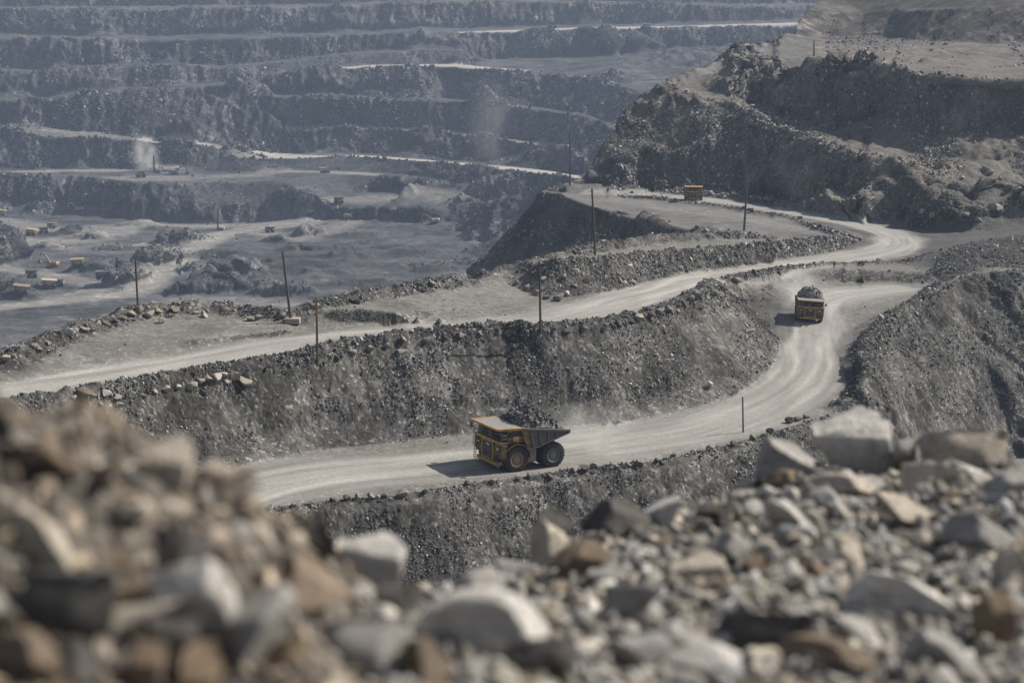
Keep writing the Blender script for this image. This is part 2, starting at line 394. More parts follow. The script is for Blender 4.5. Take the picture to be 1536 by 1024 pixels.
LD([(-300,13,2740),(0,10,2740),(250,9.5,2745),(480,6,2750),(620,1,2750),(760,-1,2760),(900,2.5,2750),(1100,6,2750),(1300,4,2750)], jit=.6)
LD([(-300,-45,2800),(200,-50,2800),(700,-55,2820),(1300,-50,2800),(1800,-50,2800)], jit=3)
XYZ([(-1900,3400,75),(0,3400,80),(1900,3400,75)])
for D, z in ((1700, -40), (2000, -40), (2400, -20)): TIN.append(np.array([(.36 * D, D, z), (.5 * D, D, z)]))
for D, z in ((1000, -150), (1200, -205), (1400, -205)): TIN.append(np.array([(-.55 * D, D, z)]))

P = np.concatenate(TIN)
key = np.round(P[:, :2] / .35).astype(np.int64)
_, ui = np.unique(key, axis=0, return_index=True)
P = P[np.sort(ui)]
_r = delaunay_2d_cdt([Vector((p[0], p[1])) for p in P], [], [], 0, 1e-7)
_ov = _r[3]
Pz = np.array([P[o[0], 2] if o else 0.0 for o in _ov]); Pxy = np.array([(v.x, v.y) for v in _r[0]])
E_ = np.array([tuple(e) for e in _r[1]])
print('TIN', len(P), 'points', len(E_), 'edges')
_F = np.array([tuple(f) for f in _r[2] if len(f) == 3])

def column_profile(t):
    ax, ay, az = Pxy[E_[:, 0], 0], Pxy[E_[:, 0], 1], Pz[E_[:, 0]]
    bx, by, bz = Pxy[E_[:, 1], 0], Pxy[E_[:, 1], 1], Pz[E_[:, 1]]
    fa = ax - t * ay; fb = bx - t * by
    m = (fa < 0) != (fb < 0)
    s = fa[m] / (fa[m] - fb[m])
    y = ay[m] + s * (by[m] - ay[m]); z = az[m] + s * (bz[m] - az[m])
    o = np.argsort(y)
    return y[o], z[o]

NC, NR = 1240, 1180
TT = np.linspace(-.425, .425, NC)
YS = np.exp(np.linspace(math.log(9.5), math.log(3390), 6500))
prof = np.empty((NC, len(YS)), np.float32)
for i, t in enumerate(TT):
    y, z = column_profile(t)
    prof[i] = np.interp(YS, y, z)
for _ in range(3): prof[1:-1] = .25 * prof[:-2] + .5 * prof[1:-1] + .25 * prof[2:]
# sampling density: follows the size things have from the camera's area, thinner where the ground is behind a ridge
dY = np.diff(YS)[None, :]; dz = np.diff(prof, axis=1)
met = FPX / YS[None, 1:] * np.sqrt(dz ** 2 + (.33 * dY) ** 2)
ang = prof / YS[None, :]
hid = (ang < np.maximum.accumulate(ang, axis=1) - .003)[:, 1:].astype(np.float32)
hid[:, YS[1:] < 165] = 1
k = 25
pad = np.pad(hid, ((k, k), (0, 0)), mode='edge'); cs = np.cumsum(pad, axis=0)
hid = (cs[2 * k:] - cs[:-2 * k]) / (2 * k)
met *= (1 - .9 * hid)
cum = np.concatenate([np.zeros((NC, 1)), np.cumsum(met, axis=1)], axis=1)
GY = np.empty((NC, NR)); GZ = np.empty((NC, NR))
for i in range(NC):
    q = np.linspace(0, cum[i, -1], NR)
    GY[i] = np.interp(q, cum[i], YS)
# relax across columns so that the mesh stays even
for _ in range(2):
    GY[1:-1] = .25 * GY[:-2] + .5 * GY[1:-1] + .25 * GY[2:]
for i in range(NC): GZ[i] = np.interp(GY[i], YS, prof[i])
GX = TT[:, None] * GY
print('mean metric', cum[:, -1].mean())

def ground_base(x, y):
    t = x / y
    f = (t - TT[0]) / (TT[1] - TT[0]); i = int(np.clip(math.floor(f), 0, NC - 2)); f -= i
    return float((1 - f) * np.interp(y, YS, prof[i]) + f * np.interp(y, YS, prof[i + 1]))
# ------------------------------------------------------------------ terrain surface
def hit_base(px, py, ymin=165.0):
    d = ray(px, py); t = d[0] / d[1]; sl = d[2] / d[1]
    f = (t - TT[0]) / (TT[1] - TT[0]); i = int(np.clip(round(f), 0, NC - 1))
    a = prof[i] / YS
    m = np.nonzero((a >= sl) & (YS > ymin))[0]
    Y = YS[m[0]] if len(m) else 2500.0
    return np.array([t * Y, Y, sl * Y])
def track(l): return smoothline([hit_base(*p) for p in l], 2)

T_lower = track([(-150,862),(100,815),(330,752),(400,728),(500,710),(600,702),(700,690),(850,675),(950,663),(1050,645),(1120,620),(1180,592),(1215,556),(1218,520),(1213,480),(1222,452),(1260,440),(1330,434)])
T_upper = track([(-150,640),(0,603),(100,584),(300,546),(480,511),(620,496),(760,488),(870,474),(960,446),(1060,416),(1180,398),(1260,388),(1325,378),(1352,367),(1345,352),(1300,339),(1200,319.5),(1100,304),(1000,293),(900,288)])
T_pit = [  # px lines, half width (m), strength
  (track([(-100,470),(60,455),(150,445),(205,440),(235,412),(270,385),(310,360),(345,347),(400,340),(470,332)]), 15, .9),
  (track([(60,455),(160,432),(120,420),(40,405),(-60,398)]), 13, .6),
  (track([(-100,352),(0,350),(40,368),(60,362),(140,352),(200,338),(300,338),(400,335)]), 24, .75),
  (track([(0,330),(30,335),(60,345),(150,340)]), 22, .6),
  (track([(40,368),(90,372),(150,367),(230,365)]), 9, .7),
  (track([(240,455),(330,450),(430,455)]), 20, .4),
  (track([(400,350),(430,358),(470,340),(520,335)]), 16, .6),
  (track([(470,302),(520,300),(600,296),(700,302)]), 20, .55),
  (track([(200,268),(250,268),(330,264),(390,262)]), 26, .5), (track([(-100,259),(60,257),(130,256),(200,256)]), 14, .9),
  (track([(400,256),(440,258),(490,258),(560,262)]), 10, .9)]

def vnormals(X, Y, Z):
    ax = np.gradient(X, axis=0); ay = np.gradient(Y, axis=0); az = np.gradient(Z, axis=0)
    bx = np.gradient(X, axis=1); by = np.gradient(Y, axis=1); bz = np.gradient(Z, axis=1)
    nx = ay * bz - az * by; ny = az * bx - ax * bz; nz = ax * by - ay * bx
    L = np.sqrt(nx * nx + ny * ny + nz * nz) + 1e-9
    s = np.sign(nz); s[s == 0] = 1
    return nx / L * s, ny / L * s, nz / L * s

nx, ny, nz = vnormals(GX, GY, GZ)
def blur(a, n=2):
    for _ in range(n):
        a[1:-1] = .25 * a[:-2] + .5 * a[1:-1] + .25 * a[2:]
        a[:, 1:-1] = .25 * a[:, :-2] + .5 * a[:, 1:-1] + .25 * a[:, 2:]
    return a
steep = blur(1 - smooth(.80, .955, nz), 3)
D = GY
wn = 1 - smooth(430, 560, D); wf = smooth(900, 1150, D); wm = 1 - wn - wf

# road masks -----------------------------------------------------------
road = np.zeros_like(GX); lat = np.zeros_like(GX); arc = np.zeros_like(GX)
flatm = np.zeros_like(GX)
def put_road(line, hw, k, fe=.35, ymax=None):
    line = np.asarray(line)
    x0, x1 = line[:, 0].min() - 3 * hw, line[:, 0].max() + 3 * hw
    y0, y1 = line[:, 1].min() - 3 * hw, line[:, 1].max() + 3 * hw
    m = (GX > x0) & (GX < x1) & (GY > y0) & (GY < y1)
    d, la, ar = seg_dist(GX[m], GY[m], line[:, :2])
    wob = 1 + .35 * noise3(GX[m] / (hw * 2.2), GY[m] / (hw * 2.2), 5.5 + 0 * d)
    r = k * (1 - smooth(hw * (1 - fe), hw * (1 + fe), d * wob))
    cur = road[m]
    better = r > cur
    road[m] = np.maximum(cur, r)
    q = d < hw * 3
    L = lat[m]; A = arc[m]; take = q & (better | (L == 0))
    L[take] = la[take]; A[take] = ar[take]; lat[m] = L; arc[m] = A
put_road(T_upper, 8.0, 1.0, .3); put_road(T_lower, 9.5, 1.0, .3)
put_road(track([(1225,452),(1260,440),(1330,432),(1400,428)]), 11, .18, .6); pass
put_road(track([(925,300),(1010,312),(1110,325),(1200,342),(1265,352)]), 7, .4, .6)
for l, hw, k in T_pit: put_road(l, hw, k * .68, .6)
def band(front, back, k):            # bench top between its crest and its back line
    f = np.asarray(front); b = np.asarray(off(front, -46, 0))
    poly = np.concatenate([f[:, :2], b[::-1, :2]])
    m = in_poly(GX, GY, poly) & (GY > 1000)
    road[m] = np.maximum(road[m], k * smooth(.86, .97, nz[m]))
for F_, k in ((F7, 1.0), (F4[:-4], .95), (F5, 1.0)): band(F_, None, k)
band(F2[4:], None, .9); band(F2[:5], None, .3); band(F8, None, .45)
road *= np.maximum(smooth(.80, .93, nz), wf * .8)
road_geo = blur(road.copy(), 1)

# displacement ------------------------------------------------------
def rid(x, y, z, o=3):
    s = 0; a = 1; f = 1.0
    for i in range(o):
        s = s + a * (.55 - np.abs(noise3(x * f + 31 * i, y * f + 7 * i, z * f - 13 * i)) * 1.6); a *= .5; f *= 2.1
    return s
dis = np.zeros_like(GX)
U_ = GX / GY
BENCH = smooth(.045, .10, U_) * smooth(520, 620, D) * (1 - smooth(-36, -30, GZ)) * (D > 560) * smooth(-69, -62, GZ)
TOPF = smooth(.12, .16, U_) * (GZ > -36) * (D > 640) * (D < 1200)
RIB = smooth(.185, .215, U_) * (D < 440) * (GZ < -63)
for w, (l1, a1, l2, a2, l3, a3) in ((wn, (6.0, .8, 2.1, .24, .55, .22)), (wm, (24, 7.5, 7.0, 2.6, 2.0, .7)), (wf, (46, 11.0, 15, 6.0, 5.5, 2.6))):
    m = w > .001
    x, y, z = GX[m], GY[m], GZ[m]
    g = a1 * fbm(x / l1, y / (1.8 * l1), z / (3.5 * l1), 2) + (.7 + .6 * (a1 > 2)) * a1 * noise3(x / (3.3 * l1), y / (3.3 * l1), z / (5 * l1) + 7)
    g = g + a2 * rid(x / l2, y / (2.6 * l2), z / (3.2 * l2), 2) + a3 * rid(x / l3 + 9, y / l3, z / (1.4 * l3), 2)
    fl = (a3 * .8 * fbm(x / (l2 * 1.2), y / (l2 * 1.2), 0 * x + 2.2, 3))
    s_ = steep[m]
    dis[m] += w[m] * (s_ * g + (1 - s_) * fl * (1 - .93 * np.clip(road_geo[m] * 1.6, 0, 1)) * (.6 + 2.4 * BENCH[m] + .3 * TOPF[m]))
dis *= 1 - .75 * (U_ > .15) * smooth(930, 990, D) * smooth(-17, -8, GZ) * (D < 1600)
dis += (D > 1300) * wf * steep * 7 * fbm(GX / 135, GY / 200, GZ / 120 + 4, 2)
dis += RIB * np.clip(steep * 1.6 - .2, 0, 1) * (2.1 * fbm(GX / 14, GY / 14, GZ / 30, 2) + .95 * rid(GX / 4.5, GY / 4.5, GZ / 12, 2))
dis *= 1 - .62 * (U_ < .075) * smooth(560, 600, D) * (1 - smooth(760, 800, D))
dis *= smooth(8, 60, D) 
px_, py_, pz_ = GX + nx * dis * .9, GY + ny * dis * .9, GZ + nz * dis
# wheel ruts pressed in the road surface
rut = np.zeros_like(GX)
m = road_geo > .3
for c in (-5.3, -2.2, 1.4, 4.6):
    rut[m] -= .07 * np.exp(-((lat[m] - c + .6 * np.sin(arc[m] / 23 + c)) / .6) ** 2)
pz_ += np.where(D < 700, rut, 0)
# windrows: loose ridges along the road edges
WIND = np.zeros_like(GX)
def windrow(line, w, h, seed, lump=.55):
    line = np.asarray(line)
    m = (GX > line[:, 0].min() - 5 * w) & (GX < line[:, 0].max() + 5 * w) & (GY > line[:, 1].min() - 5 * w) & (GY < line[:, 1].max() + 5 * w)
    x, y = GX[m], GY[m]
    d, la, ar = seg_dist(x, y, line[:, :2])
    d = d + w * .5 * noise3(x / (w * 1.1), y / (w * 1.1), seed + 0 * x)
    b = h * np.exp(-(d / w) ** 2) * (1 + lump * noise3(x / (w * 1.5), y / (w * 1.5), seed + 9.0 + 0 * x) + .5 * lump * noise3(x / (w * .5), y / (w * .5), seed + 3.0 + 0 * x))
    WIND[m] = np.maximum(WIND[m], b)
wl = lambda l: np.asarray(smoothline([hit_base(*p) for p in l], 1))
nbw = np.asarray(LR_near)
windrow(off(LR_near[:16], 3.0, 0), 1.2, .42, 1.1)
windrow(off(CR[:-1], -1.2, 0), 1.4, 1.0, 2.2)
windrow(off(RIM, 1.0, 0), 2.2, 1.6, 3.3)
windrow(off(UR_far[14:], -5, 0), 1.5, .6, 4.4)
windrow(UR_near, 1.6, .8, 5.5)
windrow(wl([(1040,449),(1066,441),(1078,438)]), 2.6, 1.8, 6.6)
windrow(RT, 2.6, 1.4, 7.7); windrow(rim2, 2.2, 1.1, 8.8)
windrow(off(UR_out[4:], 2.0, 0), 2.2, 1.8, 9.9)
windrow(rr[:6], 2.5, 1.2, 10.1)
for k, l_ in enumerate(([(1000,131,812),(1024,141,803),(1066,157,785),(1110,167,762),(1150,190,732),(1200,206,690),(1270,231,640),(1340,249,615),(1388,259,600)], [(1190,92,800),(1230,90,772),(1262,86,760),(1300,97,740),(1330,104,725),(1390,115,702),(1470,121,688),(1540,124,680)])):
    windrow([PD(*p) + np.array([0, 5.0, 0]) for p in l_], 2.4, (1.6, .5)[k], 15.0 + k)
for k, F_ in enumerate((F7, F4, F2, F8)): windrow(off(F_, -1, 0), 3.0, (.5, .5, .6, 2.2)[k], 12.0 + k)
# fans of fallen rock at the foot of the far faces
FAN = np.zeros_like(GX)
rf = np.random.default_rng(77)
for tl_ in TOES:
    t_ = np.asarray(tl_); L_ = np.concatenate([[0], np.cumsum(np.hypot(*np.diff(t_[:, :2], axis=0).T))])
    for s_ in np.arange(rf.uniform(20, 60), L_[-1], 75):
        if rf.random() < .55: continue
        s_ += rf.uniform(-25, 25)
        fx, fy = np.interp(s_, L_, t_[:, 0]), np.interp(s_, L_, t_[:, 1]) + rf.uniform(3, 12)
        r_, h_ = rf.uniform(18, 46), rf.uniform(7, 19)
        m = (np.abs(GX - fx) < r_ * 1.4) & (np.abs(GY - fy) < r_ * 1.4)
        if not m.any(): continue
        d_ = np.hypot(GX[m] - fx, GY[m] - fy) / r_ + .16 * noise3(GX[m] / 12, GY[m] / 12, GX[m] * 0 + fx)
        FAN[m] = np.maximum(FAN[m], h_ * np.clip(1 - d_, 0, 1) ** 1.15)
FAN *= np.clip(1 + .45 * fbm(GX / 9, GY / 9, GZ / 9, 3), .4, 1.6)
FAN *= (1 - .85 * np.clip(road_geo * 1.5, 0, 1)) * (D > 1500)
pz_ = pz_ + WIND + FAN
nx2, ny2, nz2 = vnormals(px_, py_, pz_)

# surface colours (what the ground itself is made of) ----------------
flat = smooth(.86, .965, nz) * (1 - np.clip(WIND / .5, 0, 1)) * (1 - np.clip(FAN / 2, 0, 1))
def c3(a, b, c): return np.array([a, b, c], np.float32)
u = GX / GY
right_hill = smooth(.045, .10, u) * smooth(520, 620, D)
lowf = fbm(GX / (D * .03 + 4), GY / (D * .03 + 4), GZ / (D * .02 + 4), 3)
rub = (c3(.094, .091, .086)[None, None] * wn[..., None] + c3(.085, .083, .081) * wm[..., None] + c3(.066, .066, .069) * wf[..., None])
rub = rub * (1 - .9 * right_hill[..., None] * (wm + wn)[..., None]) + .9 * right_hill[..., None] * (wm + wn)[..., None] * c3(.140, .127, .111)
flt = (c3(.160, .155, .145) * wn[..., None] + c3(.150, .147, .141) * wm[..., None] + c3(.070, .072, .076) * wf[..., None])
top = smooth(-10, 30, GZ) * wf
rub = rub + top[..., None] * c3(.05, .035, .022)
bench = right_hill * (1 - smooth(-36, -30, GZ)) * (D > 600) * smooth(-69, -62, GZ)
DUMP = smooth(.15, .19, u) * smooth(930, 990, D) * smooth(-17, -10, GZ) * (1 - wf * 0)
bench = np.maximum(bench, smooth(.15, .19, u) * smooth(440, 470, D))
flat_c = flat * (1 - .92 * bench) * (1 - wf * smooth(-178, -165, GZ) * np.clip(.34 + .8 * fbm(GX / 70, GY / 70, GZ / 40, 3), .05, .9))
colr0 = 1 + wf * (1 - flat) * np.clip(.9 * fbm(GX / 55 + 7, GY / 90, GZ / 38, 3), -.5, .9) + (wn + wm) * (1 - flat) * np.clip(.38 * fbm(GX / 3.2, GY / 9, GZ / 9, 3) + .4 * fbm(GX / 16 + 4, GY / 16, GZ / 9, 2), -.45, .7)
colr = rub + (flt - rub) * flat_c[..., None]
colr = colr * (1 - DUMP[..., None]) + DUMP[..., None] * c3(.088, .080, .069)
colr = colr * colr0[..., None]
colr = colr * (1 + .32 * lowf[..., None] * (1 - .5 * flat[..., None]))
rc = c3(.262, .254, .238) * (wn + wm)[..., None] + c3(.33, .31, .28) * wf[..., None]
rk = np.clip(road * (1 - np.clip(WIND / .35, 0, 1)), 0, 1)
streak = noise3(lat / 1.1, arc / 40, GX * 0) * .5 + noise3(lat / .45, arc / 22, GX * 0 + 5) * .3
edge = 1 - .16 * smooth(3.0, 8.5, np.abs(lat)) * (D < 800)
wt = 0
for c in (-5.3, -2.2, 1.4, 4.6): wt = wt + np.exp(-((lat - c + .6 * np.sin(arc / 23 + c)) / .9) ** 2)
edge = edge * (1 + (D < 800) * (.20 * wt * (.6 + noise3(arc / 30, lat * 0 + 2, lat * 0)) - .08)) * (1 + (D < 800) * .30 * fbm(arc / 26, lat / 2.2, GX * 0 + 3, 3))
patch = fbm(GX / 60 + 3, GY / 26, GZ * 0 + 1, 4)
colr = colr * (1 + wf * flat * np.clip(.75 * patch, -.45, .6))[..., None]
tl = np.clip(1 + .14 * streak, .6, 1.3) * edge
colr = colr * (1 - rk[..., None]) + rc * tl[..., None] * rk[..., None]
PILE = blur(in_poly(GX, GY, np.array([hit_base(*q)[:2] for q in ((1392,410),(1405,388),(1428,371),(1478,360),(1560,351),(1700,350),(1700,412),(1440,409))])).astype(np.float64), 3)
colr = colr * (1 - PILE[..., None]) + PILE[..., None] * c3(.068, .066, .064)
# damp dark patches on flat ground
damp = smooth(.15, .75, fbm(GX / 15 + 50, GY / 15, GZ * 0, 3)) * flat * (1 - rk) * (wn + wm)
mud = in_poly(GX, GY, np.array([hit_base(*q)[:2] for q in ((1092,446),(1120,436),(1180,433),(1196,455),(1194,480),(1180,515),(1163,505),(1140,485),(1110,466))]))
mud = blur(mud.astype(np.float64), 6)
colr = colr * (1 - .5 * mud[..., None])
colr = np.clip(colr * (1 - .22 * damp[..., None]), .03, .6)

idx = np.arange(NC * NR).reshape(NC, NR)
quads = np.stack([idx[:-1, :-1], idx[1:, :-1], idx[1:, 1:], idx[:-1, 1:]], -1).reshape(-1, 4)
VCO = np.stack([px_, py_, pz_], -1).reshape(-1, 3)
fr = road_geo.ravel()[quads].mean(1); fD = GY.ravel()[quads].mean(1); fz = GZ.ravel()[quads].mean(1); fflat = flat.ravel()[quads].mean(1)
is_road = (fr > .5) & (fD < 850)
is_floor = (~is_road) & (fD > 900) & (fz < -197) 
rest = ~(is_road | is_floor)

def terrain_material():
    m = NT('mine_ground')
    p = m.pos()
    base = m.attr('tint').outputs['Color']; rd = m.attr('road').outputs['Fac']; dist = m.attr('dist').outputs['Fac']
    far = m.ramp(dist, 480, 1000); 
    # broken stone: cells of three sizes, nearer ground shows the finer ones
    z2 = m.mapping(p, (1, 1, .6))
    cA = m.sepx(m.voro(z2, 2.6), 0); cB = m.sepx(m.voro(z2, .95), 0); cC = m.sepx(m.voro(z2, .33), 0); cD = m.sepx(m.voro(z2, .13), 0)
    fine = m.math('ADD', m.math('MULTIPLY', cA, .5), m.math('MULTIPLY', cB, .5))
    coarse = m.math('ADD', m.math('MULTIPLY', cC, .55), m.math('MULTIPLY', cD, .45))
    mixf = m.n('ShaderNodeMix', data_type='FLOAT'); m.put(mixf.inputs[0], far); m.put(mixf.inputs[2], fine); m.put(mixf.inputs[3], coarse)
    cell = mixf.outputs[0]
    g = m.noise(p, 1.4, 6, .7); g2 = m.noise(m.mapping(p, (1, 1, .25)), .12, 5, .65)
    k = m.math('ADD', .48, m.math('MULTIPLY', m.math('POWER', cell, 2.2), m.ramp(far, 0, 1, 1.2, 1.6)))  # low cells darkened: shade in the gaps between stones put into the colour
    k = m.math('MULTIPLY', k, m.ramp(g2, .25, .75, .62, 1.38))
    bright = m.math('MULTIPLY', m.ramp(cA, .93, .97), m.ramp(far, 0, 1, .9, .5))
    k = m.math('ADD', k, bright)
    rk = m.math('SUBTRACT', 1.0, m.math('MULTIPLY', rd, .92))
    k2 = m.n('ShaderNodeMix', data_type='FLOAT'); m.put(k2.inputs[0], rk); k2.inputs[2].default_value = 1.0; m.put(k2.inputs[3], k)
    gr = m.ramp(g, .2, .8, .84, 1.16)
    col = m.scalec(base, m.math('MULTIPLY', k2.outputs[0], gr))
    m.color(col)
    hgt = m.math('ADD', m.math('MULTIPLY', cell, 1.0), m.math('MULTIPLY', g, .8))
    stn = m.math('MULTIPLY', hgt, m.math('ADD', .12, m.math('MULTIPLY', rk, .88)))
    dd = m.ramp(dist, 200, 2000, .22, 2.2)
    bn = m.n('ShaderNodeBump'); bn.inputs['Strength'].default_value = .8; m.put(bn.inputs['Height'], stn); m.put(bn.inputs['Distance'], dd)
    m.normal(bn.outputs[0])
    m.b.inputs['Roughness'].default_value = .95; m.b.inputs['Specular IOR Level'].default_value = .08
    return m.m
MAT_GROUND = terrain_material()

def submesh(name, mask):
    q = quads[mask]
    used = np.unique(q); remap = np.full(NC * NR, -1, np.int64); remap[used] = np.arange(len(used))
    me = mesh_np(name, VCO[used], remap[q])
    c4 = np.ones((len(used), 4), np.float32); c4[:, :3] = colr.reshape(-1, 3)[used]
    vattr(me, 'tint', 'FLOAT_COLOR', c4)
    fl = np.clip(np.maximum(rk, flat * .62), 0, 1)
    vattr(me, 'road', 'FLOAT', fl.ravel()[used].astype(np.float32))
    vattr(me, 'dist', 'FLOAT', GY.ravel()[used].astype(np.float32))
    me.materials.append(MAT_GROUND)
    me.polygons.foreach_set('use_smooth', np.ones(len(q), bool))
    # normals must point up
    o = bpy.data.objects.new(name, me); COL.objects.link(o)
    return o
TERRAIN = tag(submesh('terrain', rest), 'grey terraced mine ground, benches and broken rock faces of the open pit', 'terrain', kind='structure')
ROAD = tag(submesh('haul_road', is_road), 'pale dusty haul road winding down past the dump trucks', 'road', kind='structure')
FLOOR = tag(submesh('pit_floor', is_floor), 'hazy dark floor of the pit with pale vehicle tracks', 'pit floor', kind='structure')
bpy.context.view_layer.update()
DG = bpy.context.evaluated_depsgraph_get()
SURF = [o.evaluated_get(DG) for o in (TERRAIN, ROAD, FLOOR)]
def cast(o, d):
    best = None
    o = Vector(o); d = Vector(d).normalized()
    for s in SURF:
        ok, loc, nor, fi = s.ray_cast(o, d)
        if ok and (best is None or (loc - o).length < (best[0] - o).length): best = (loc, nor)
    return best
def hit(px, py, ymin=165.0):
    d = Vector(ray(px, py)); s = d * (ymin / d.y)
    r = cast(s, d)
    return r if r else (Vector(hit_base(px, py)), Vector((0, 0, 1)))
def ground(x, y):
    r = cast((x, y, 200), (0, 0, -1))
    return r[0].z if r else ground_base(x, y)
# ------------------------------------------------------------------ broken stone
def rock_mesh(name, seed, sub, cuts=12, rough=.06, squash=(1, 1, 1)):
    r = np.random.default_rng(seed)
    bm = bmesh.new(); bmesh.ops.create_icosphere(bm, subdivisions=sub, radius=1.0)
    v = np.array([q.co[:] for q in bm.verts]); f = np.array([[q.index for q in p.verts] for p in bm.faces]); bm.free()
    for _ in range(cuts):
        n = r.normal(size=3); n /= np.linalg.norm(n); h = r.uniform(.30, .66)
        d = v @ n
        v = v - np.outer(np.maximum(d - h, 0), n)
    o = r.uniform(-50, 50, 3)
    nn = fbm(v[:, 0] * 1.6 + o[0], v[:, 1] * 1.6 + o[1], v[:, 2] * 1.6 + o[2], 3)
    v = v * (1 + rough * nn[:, None])
    v -= .5 * (v.max(0) + v.min(0)); v /= (.5 * (v.max(0) - v.min(0)))
    v *= np.array(squash)
    return mesh_np(name, v, f)

def stone_material(name='broken_stone'):
    m = NT(name)
    c = m.attr('stone', 'INSTANCER').outputs['Color']
    p = m.objco()
    g = m.noise(p, 2.2, 4, .65)
    m.color(m.scalec(c, m.ramp(g, .25, .75, .68, 1.3)))
    m.b.inputs['Roughness'].default_value = .9
    return m.m
MAT_STONE = stone_material()
STONES = bpy.data.collections.new('stone_shapes')
for i in range(14):
    r = np.random.default_rng(100 + i)
    me = rock_mesh('stone_shape', 100 + i, 2, cuts=9, rough=.12, squash=(1, r.uniform(.6, .95), r.uniform(.45, .8)))
    me.materials.append(MAT_STONE)
    o = bpy.data.objects.new('stone_shape', me); STONES.objects.link(o)

def scatter_tree():
    g = bpy.data.node_groups.new('scatter_stones', 'GeometryNodeTree')
    g.interface.new_socket('Geometry', in_out='INPUT', socket_type='NodeSocketGeometry')
    g.interface.new_socket('Geometry', in_out='OUTPUT', socket_type='NodeSocketGeometry')
    N = g.nodes; L = g.links
    gi = N.new('NodeGroupInput'); go = N.new('NodeGroupOutput')
    ip = N.new('GeometryNodeInstanceOnPoints'); ci = N.new('GeometryNodeCollectionInfo')
    ci.inputs['Collection'].default_value = STONES; ci.inputs['Separate Children'].default_value = True; ci.inputs['Reset Children'].default_value = True
    def na(name, typ):
        n = N.new('GeometryNodeInputNamedAttribute'); n.data_type = typ; n.inputs['Name'].default_value = name; return n.outputs['Attribute']
    L.new(gi.outputs[0], ip.inputs['Points']); L.new(ci.outputs[0], ip.inputs['Instance'])
    ip.inputs['Pick Instance'].default_value = True
    L.new(na('shape', 'INT'), ip.inputs['Instance Index']); L.new(na('turn', 'FLOAT_VECTOR'), ip.inputs['Rotation']); L.new(na('size', 'FLOAT_VECTOR'), ip.inputs['Scale'])
    L.new(ip.outputs[0], go.inputs[0])
    return g
SCATTER = scatter_tree()

def scatter(name, pts, rad, col, label, cat, seed=1):
    r = np.random.default_rng(seed); n = len(pts)
    me = bpy.data.meshes.new(name); me.vertices.add(n); me.vertices.foreach_set('co', np.ascontiguousarray(pts, np.float32).ravel())
    vattr(me, 'shape', 'INT', r.integers(0, 14, n).astype(np.int32))
    vattr(me, 'turn', 'FLOAT_VECTOR', (r.uniform(0, 6.283, (n, 3)) * np.array([1, 1, 1])).astype(np.float32))
    vattr(me, 'size', 'FLOAT_VECTOR', (rad[:, None] * r.uniform(.75, 1.3, (n, 3))).astype(np.float32))
    c = np.ones((n, 4), np.float32); c[:, :3] = col
    vattr(me, 'stone', 'FLOAT_COLOR', c)
    o = bpy.data.objects.new(name, me); COL.objects.link(o)
    md = o.modifiers.new('scatter', 'NODES'); md.node_group = SCATTER
    return tag(o, label, cat, kind='stuff')

# loose stones over the terrain, denser on the windrows, faces and rubble banks
rs = np.random.default_rng(21)
X_, Y_, Z_ = px_.ravel(), py_.ravel(), pz_.ravel()
Dv = GY.ravel(); roadv = rk.ravel(); windv = np.clip(WIND.ravel(), 0, 2); steepv = steep.ravel()
vis = np.ones(NC * NR)
an = (pz_ / py_); vis2 = (an >= np.maximum.accumulate(an, axis=1) - .012).ravel()
vis *= np.where(vis2, 1, .04) * (Dv > 170) * (np.abs(GX.ravel() / Dv) < .36)
clus = smooth(-.25, .55, fbm(GX / (D * .028), GY / (D * .028), GZ / (D * .02), 3)).ravel()
def bank(front, back):
    f = np.asarray(front)[:, :2]; b = np.asarray(back)[:, :2]
    return in_poly(GX, GY, np.concatenate([f, b[::-1]])).ravel()
bk = bank(RB, RT)
pc = PD(1000, 250, 722)
mid_rub = np.clip(bk + PILE.ravel() + .9 * (np.hypot(GX - pc[0], (GY - pc[1]) * .8) < 26).ravel(), 0, 1)
w = vis * (np.where(Dv < 950, .7, .8) * steepv * clus + 1.2 * (FAN.ravel() > 1) * clus + (.016 * (Dv < 470) + 1.1 * (BENCH * (1.3 if True else 1) + .07 * TOPF).ravel() * (Dv < 1200) + .012 * (Dv >= 950)) * (1 - steepv) * (1 - roadv) * clus + .34 * (windv > .25) * (.3 + clus) + 1.0 * mid_rub * (.3 + clus)) * (1 - .97 * (roadv > .6) * (windv < .2))
w = w * (1 - .9 * DUMP.ravel())
zone_n = w * (Dv < 470); zone_m = w * (Dv >= 470) * (Dv < 950); zone_f = w * (Dv >= 950)
def pick(wt, n): return rs.choice(NC * NR, n, replace=True, p=wt / wt.sum())
def stone_cols(n, base, light, frac, warm=.0):
    k = np.exp(rs.normal(0, .38, n)) * base
    k = np.where(rs.random(n) < frac, rs.uniform(light * .6, light, n), k)
    wv = rs.normal(warm, .05, n)
    return np.stack([k * (1 + wv), k * (1 + .25 * wv), k * (1 - wv)], 1)
def zone(name, wt, n, px_r, sig, base, light, frac, warm, label, seed, big=1.0):
    i = pick(wt, n)
    rpx = np.exp(rs.normal(math.log(px_r), sig, n))
    rpx = np.minimum(rpx, px_r * 4.2) * (1 + .45 * (windv[i] > .3) * big)
    rad = rpx * Dv[i] / FPX
    j = rs.normal(0, .5, (n, 3)) * (Dv[i] / FPX * 1.2)[:, None]
    p = np.stack([X_[i], Y_[i], Z_[i]], 1) + j * np.array([1, 1, .2]); p[:, 2] += rad * .12
    return scatter(name, p, rad, stone_cols(n, base, light, frac, warm), label, 'rubble', seed)
zone('rubble', zone_n, 170000, .66, .62, .112, .48, .085, .03, 'loose grey broken stone strewn over the near road edges and faces', 31)
